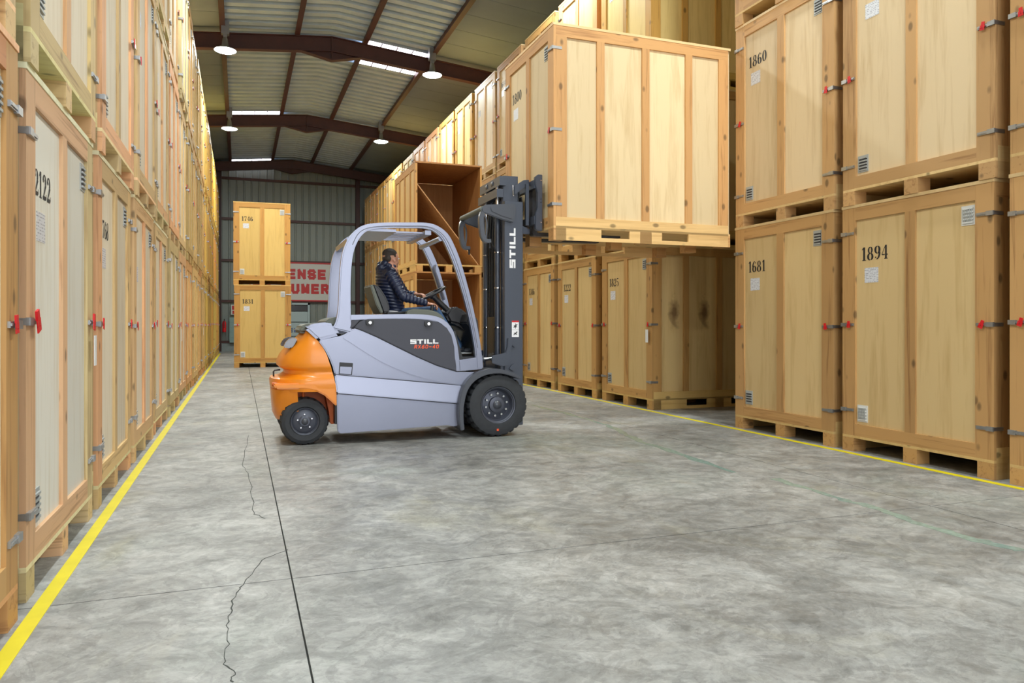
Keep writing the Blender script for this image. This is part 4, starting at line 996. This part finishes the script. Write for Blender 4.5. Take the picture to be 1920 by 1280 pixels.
# --- lettering on the truck
def still_mesh(w, h, mat):
    """block capitals S T I L L, w x h, in the XZ plane"""
    bm = bmesh.new(); u = w/24.; t = h*.26
    def R(x0, z0, x1, z1):
        e = .0002*len(bm.faces)/6; bm_box(bm, (x0*u, -.001-e, z0*h), (x1*u, .001, z1*h))
    q = t/h
    R(0, 1-q, 5.2, 1); R(0, .5-q*.4, 1.5, 1); R(0, .5-q*.4, 5.2, .5+q*.6); R(3.7, 0, 5.2, .5+q*.6); R(0, 0, 5.2, q)
    R(5.9, 1-q, 11, 1); R(7.7, 0, 9.2, 1)
    R(11.8, 0, 13.3, 1)
    for o in (14.2, 19.4): R(o, 0, o+1.5, 1); R(o, 0, o+4.6, q)
    return to_mesh(bm, 'lettering', mat)
x, z = c1(771, 705); x2, z2 = c1(911, 682)
link('maker_lettering', still_mesh(x2-x, z2-z, M['white_ink']), dn, (x-FB.x, YN-.0045-FB.y, z))
x, z = c1(790, 729); x2, z2 = c1(912, 709)
link('model_lettering', letters_mesh('RX60-40', x2-x, z2-z, .0085, M['orange_ink'], .25, .15), dn, (x-FB.x, YN-.0055-FB.y, z))
# mast: reads upwards
x1_, zt = c2(568, 627); x2_, zb_ = c2(622, 997)
me = still_mesh(zt-zb_, x2_-x1_, M['white_ink']); me.transform(Matrix.Rotation(math.radians(-90), 4, 'Y'))
link('mast_lettering', me, near_ch, (x2_-FB.x, 8.329-FB.y, zb_))
xs0, zs0 = c3(510, 392, 8.33); xs1, zs1 = c3(566, 260, 8.33)
wn = wbox('warning_sticker', (xs0, 8.327, zs0), (xs1, 8.33, zs1), M['white_ink'], near_ch, 0)
wbox('sticker_header', (xs0, 8.3255, zs1-.02), (xs1, 8.328, zs1), M['red_ink'], wn, 0)
hh = (zs1-.02-zs0)/2
for k in range(2):
    zc_ = zs0+hh*(k+.5); xm = (xs0+xs1)/2
    bm = bmesh.new(); cyl(bm, (xm-.022, 8.3265, zc_-.018), (xm+.022, 8.3265, zc_+.02), .005, .007, 6); cyl(bm, (xm-.018, 8.3265, zc_+.006), (xm+.02, 8.3265, zc_-.012), .006, .004, 6)
    if k: cyl(bm, (xm, 8.3265, zc_-.03), (xm, 8.3265, zc_+.03), .004, .004, 6)
    emit_obj('pictogram', bm, M['black_p'], wn)
wbox('sticker_divider', (xs0, 8.3262, zs0+hh-.001), (xs1, 8.328, zs0+hh+.001), M['black_p'], wn, 0)

# ================================================================ DRIVER
M['skin'] = plain('skin', lin(205, 150, 125), .5, noise=.06, nscale=12)
M['hair'] = plain('hair_dark', (.045, .034, .028, 1), .7, noise=.4, nscale=90)
M['jacket'] = plain('navy_quilted_jacket', (.012, .019, .052, 1), .38, noise=.25, nscale=14)
M['jeans'] = plain('blue_denim', lin(62, 92, 130), .8, noise=.25, nscale=18)
M['shoe'] = plain('dark_shoe', (.016, .018, .026, 1), .5); M['sole'] = plain('shoe_sole', (.55, .55, .55, 1), .6); M['shirt'] = plain('light_shirt', (.55, .55, .58, 1), .8)
pr = tag(empty('person', (1.75, YC, 1.2)), 'driver with short dark hair in navy quilted jacket and jeans, seated, hands on controls', 'person')
PB = Vector((1.75, YC, 1.2))
def ell(bm, c, r, rot=None, n=14):
    mt = Matrix.Translation(c) @ (rot.to_4x4() if rot else Matrix.Identity(4)) @ Matrix.Diagonal((r[0], r[1], r[2], 1))
    bmesh.ops.create_uvsphere(bm, u_segments=n, v_segments=max(6, n*2//3), radius=1, matrix=mt)
def cap(bm, p0, p1, r0, r1, n=14):
    p0, p1 = Vector(p0), Vector(p1); cyl(bm, p0, p1, r0, r1, n); ell(bm, p0, (r0,)*3, None, n); ell(bm, p1, (r1,)*3, None, n)
def body_obj(name, bm, mat, voxel, it=2, fac=.5):
    for v in bm.verts: v.co -= PB
    me = to_mesh(bm, name, mat, True); o = link(name, me, pr)
    m = o.modifiers.new('remesh', 'REMESH'); m.mode = 'VOXEL'; m.voxel_size = voxel; m.use_smooth_shade = True
    m = o.modifiers.new('smooth', 'SMOOTH'); m.factor = fac; m.iterations = it
    return o
def J(cx, cy, y): a, b = c8(cx, cy, y); return Vector((a, y, b))
hipc = J(400, 735, YC); neck = J(335, 262, YC)
hd = J(362, 222, YC)
shN, shF = J(352, 352, 8.57), J(360, 345, 8.95)
elN, elF = J(478, 575, 8.46), J(500, 560, 9.02)
wrN, wrF = J(690, 632, 8.50), J(585, 545, 8.90)
haN, haF = J(738, 640, 8.50), J(625, 548, 8.86)
knN, knF = J(770, 715, 8.60), J(770, 705, 8.93)
hpN, hpF = J(420, 745, 8.65), J(420, 745, 8.86)
anN, anF = J(975, 1035, 8.56), J(985, 1020, 8.90)
def hand(bm, wr, ha, side):
    """palm plus five bent fingers closing forward and down"""
    d = (ha-wr).normalized(); up = Vector((0, 0, 1)); lat = d.cross(up).normalized(); dn_ = lat.cross(d).normalized()*-1
    pc = wr+d*.055
    for k in range(4):
        o = lat*(.013+(.0)*k-.0)+lat*(-.045+.02*k); ln_ = (.030, .036, .034, .027)[k]
        cap(bm, wr+o*.6, wr+d*.085+o, .014, .0125, 8)
        a = wr+d*.085+o; b = a+d*ln_+dn_*.008; c = b+d*ln_*.5+dn_*ln_*.8; e = c-d*.006+dn_*ln_*.6
        cap(bm, a, b, .0095, .009, 8); cap(bm, b, c, .009, .0085, 8); cap(bm, c, e, .0085, .0075, 8)
    a = wr+d*.025+lat*.02*side; b = a+d*.03+lat*.03*side+dn_*.012; c = b+d*.03+lat*.002*side+dn_*.012
    cap(bm, a, b, .013, .011, 8); cap(bm, b, c, .011, .009, 8)
bm = bmesh.new()
# head turned a little away from the camera
yaw = math.radians(22); HR = Matrix.Rotation(yaw, 3, 'Z')
H = lambda x, y, z: hd+HR @ Vector((x, y, z))
ell(bm, H(-.012, 0, .028), (.098, .077, .09), HR, 20); ell(bm, H(.018, 0, -.035), (.078, .064, .088), HR, 18)
ell(bm, H(.058, 0, -.088), (.030, .034, .024), HR); ell(bm, H(.08, 0, -.014), (.014, .013, .03), HR, 10); ell(bm, H(.094, 0, -.03), (.014, .014, .011), HR, 10)
ell(bm, H(.078, 0, -.066), (.014, .022, .008), HR, 10); ell(bm, H(.078, 0, -.052), (.014, .022, .006), HR, 10)
ell(bm, H(.072, 0, .022), (.02, .052, .012), HR, 12)
for s in (-1, 1):
    ell(bm, H(-.002, s*.074, -.015), (.019, .010, .033), HR, 10); ell(bm, H(.05, s*.038, -.035), (.03, .025, .03), HR, 10)
cap(bm, J(330, 300, YC), H(-.012, 0, -.075), .062, .055)
cap(bm, hipc+Vector((0, 0, .03)), J(335, 330, YC), .10, .11); cap(bm, shN, shF, .055, .055)
for sh, el, wr, ha, sd in ((shN, elN, wrN, haN, 1), (shF, elF, wrF, haF, -1)):
    cap(bm, sh, el, .047, .038); cap(bm, el, wr, .038, .026); hand(bm, wr, ha, sd)
for hp, kn, an in ((hpN, knN, anN), (hpF, knF, anF)):
    cap(bm, hp, kn, .072, .052); cap(bm, kn, an, .05, .036); cap(bm, an, an+Vector((.1, 0, -.05)), .03, .025)
body = body_obj('body', bm, M['skin'], .006, 2)
bm = bmesh.new()
for s in (-1, 1):
    ell(bm, H(.083, s*.032, .002), (.010, .014, .008), HR, 10)
for v in bm.verts: v.co -= PB
link('eyes', to_mesh(bm, 'eyes', M['sole'], True), pr)
# hair: a cap over crown and nape, kept off the face
bm = bmesh.new(); ell(bm, H(-.022, 0, .056), (.092, .080, .068), HR, 20); ell(bm, H(-.058, 0, .004), (.052, .072, .056), HR, 16)
for s in (-1, 1): ell(bm, H(-.002, s*.062, .028), (.03, .016, .035), HR, 10)
hr = body_obj('hair', bm, M['hair'], .007, 2)
# jacket, quilted in rings
bm = bmesh.new()
b0, b1 = J(392, 700, YC), J(318, 345, YC)
n = 13
for k in range(n):
    t = k/(n-1); c = b0.lerp(b1, t); c.x += -.03*math.sin(t*math.pi)+.01
    rx = .135+.012*math.sin(t*3.1); ry = .185+.035*t if t < .85 else .185
    ell(bm, c, (rx, ry, .034), Matrix.Rotation(math.radians(9), 3, 'Y'), 20)
cap(bm, b0+Vector((0, 0, .02)), b1, .11, .115); cap(bm, shN+Vector((0, .05, -.01)), shF+Vector((0, -.05, -.01)), .085, .085)
def sleeve(p0, p1, r0, r1, step=.042):
    L_ = (p1-p0).length; m = max(2, int(L_/step)); d = (p1-p0).normalized(); q = Vector((0, 0, 1)).rotation_difference(d).to_matrix()
    cap(bm, p0, p1, r0*.84, r1*.84)
    for k in range(m+1): r = r0+(r1-r0)*k/m; ell(bm, p0.lerp(p1, k/m), (r, r, step*.62), q, 14)
for sh, el, wr in ((shN, elN, wrN), (shF, elF, wrF)):
    sleeve(sh, el, .078, .06); sleeve(el, wr-(wr-el).normalized()*.02, .062, .043)
for (cx, cy, y, r) in ((270, 280, YC, .055), (255, 315, YC, .05), (300, 268, YC-.06, .05), (300, 268, YC+.06, .05), (340, 288, YC-.07, .04), (265, 300, YC-.05, .05), (265, 300, YC+.05, .05), (385, 292, YC-.055, .03), (250, 350, YC, .04)): ell(bm, J(cx, cy, y), (r, r*1.1, r*.85))
jk = body_obj('jacket', bm, M['jacket'], .008, 1)
bm = bmesh.new(); ell(bm, J(385, 712, YC), (.142, .182, .03), None, 20); body_obj('shirt_hem', bm, M['shirt'], .01, 1)
bm = bmesh.new()
for hp, kn, an in ((hpN, knN, anN), (hpF, knF, anF)): cap(bm, hp, kn, .088, .067); cap(bm, kn, an, .066, .052)
ell(bm, (hpN+hpF)/2, (.13, .18, .09)); body_obj('jeans', bm, M['jeans'], .01, 2)
for an in (anN, anF):
    bm = bmesh.new(); f = an+Vector((.0, 0, -.035)); cap(bm, f+Vector((-.02, 0, .01)), f+Vector((.05, 0, 0)), .045, .043); ell(bm, f+Vector((.12, 0, -.012)), (.085, .044, .034)); o = body_obj('shoe', bm, M['shoe'], .008, 2)
    bm = bmesh.new(); ell(bm, f+Vector((.065, 0, -.04)), (.15, .048, .014)); o2 = body_obj('shoe_sole', bm, M['sole'], .008, 1)
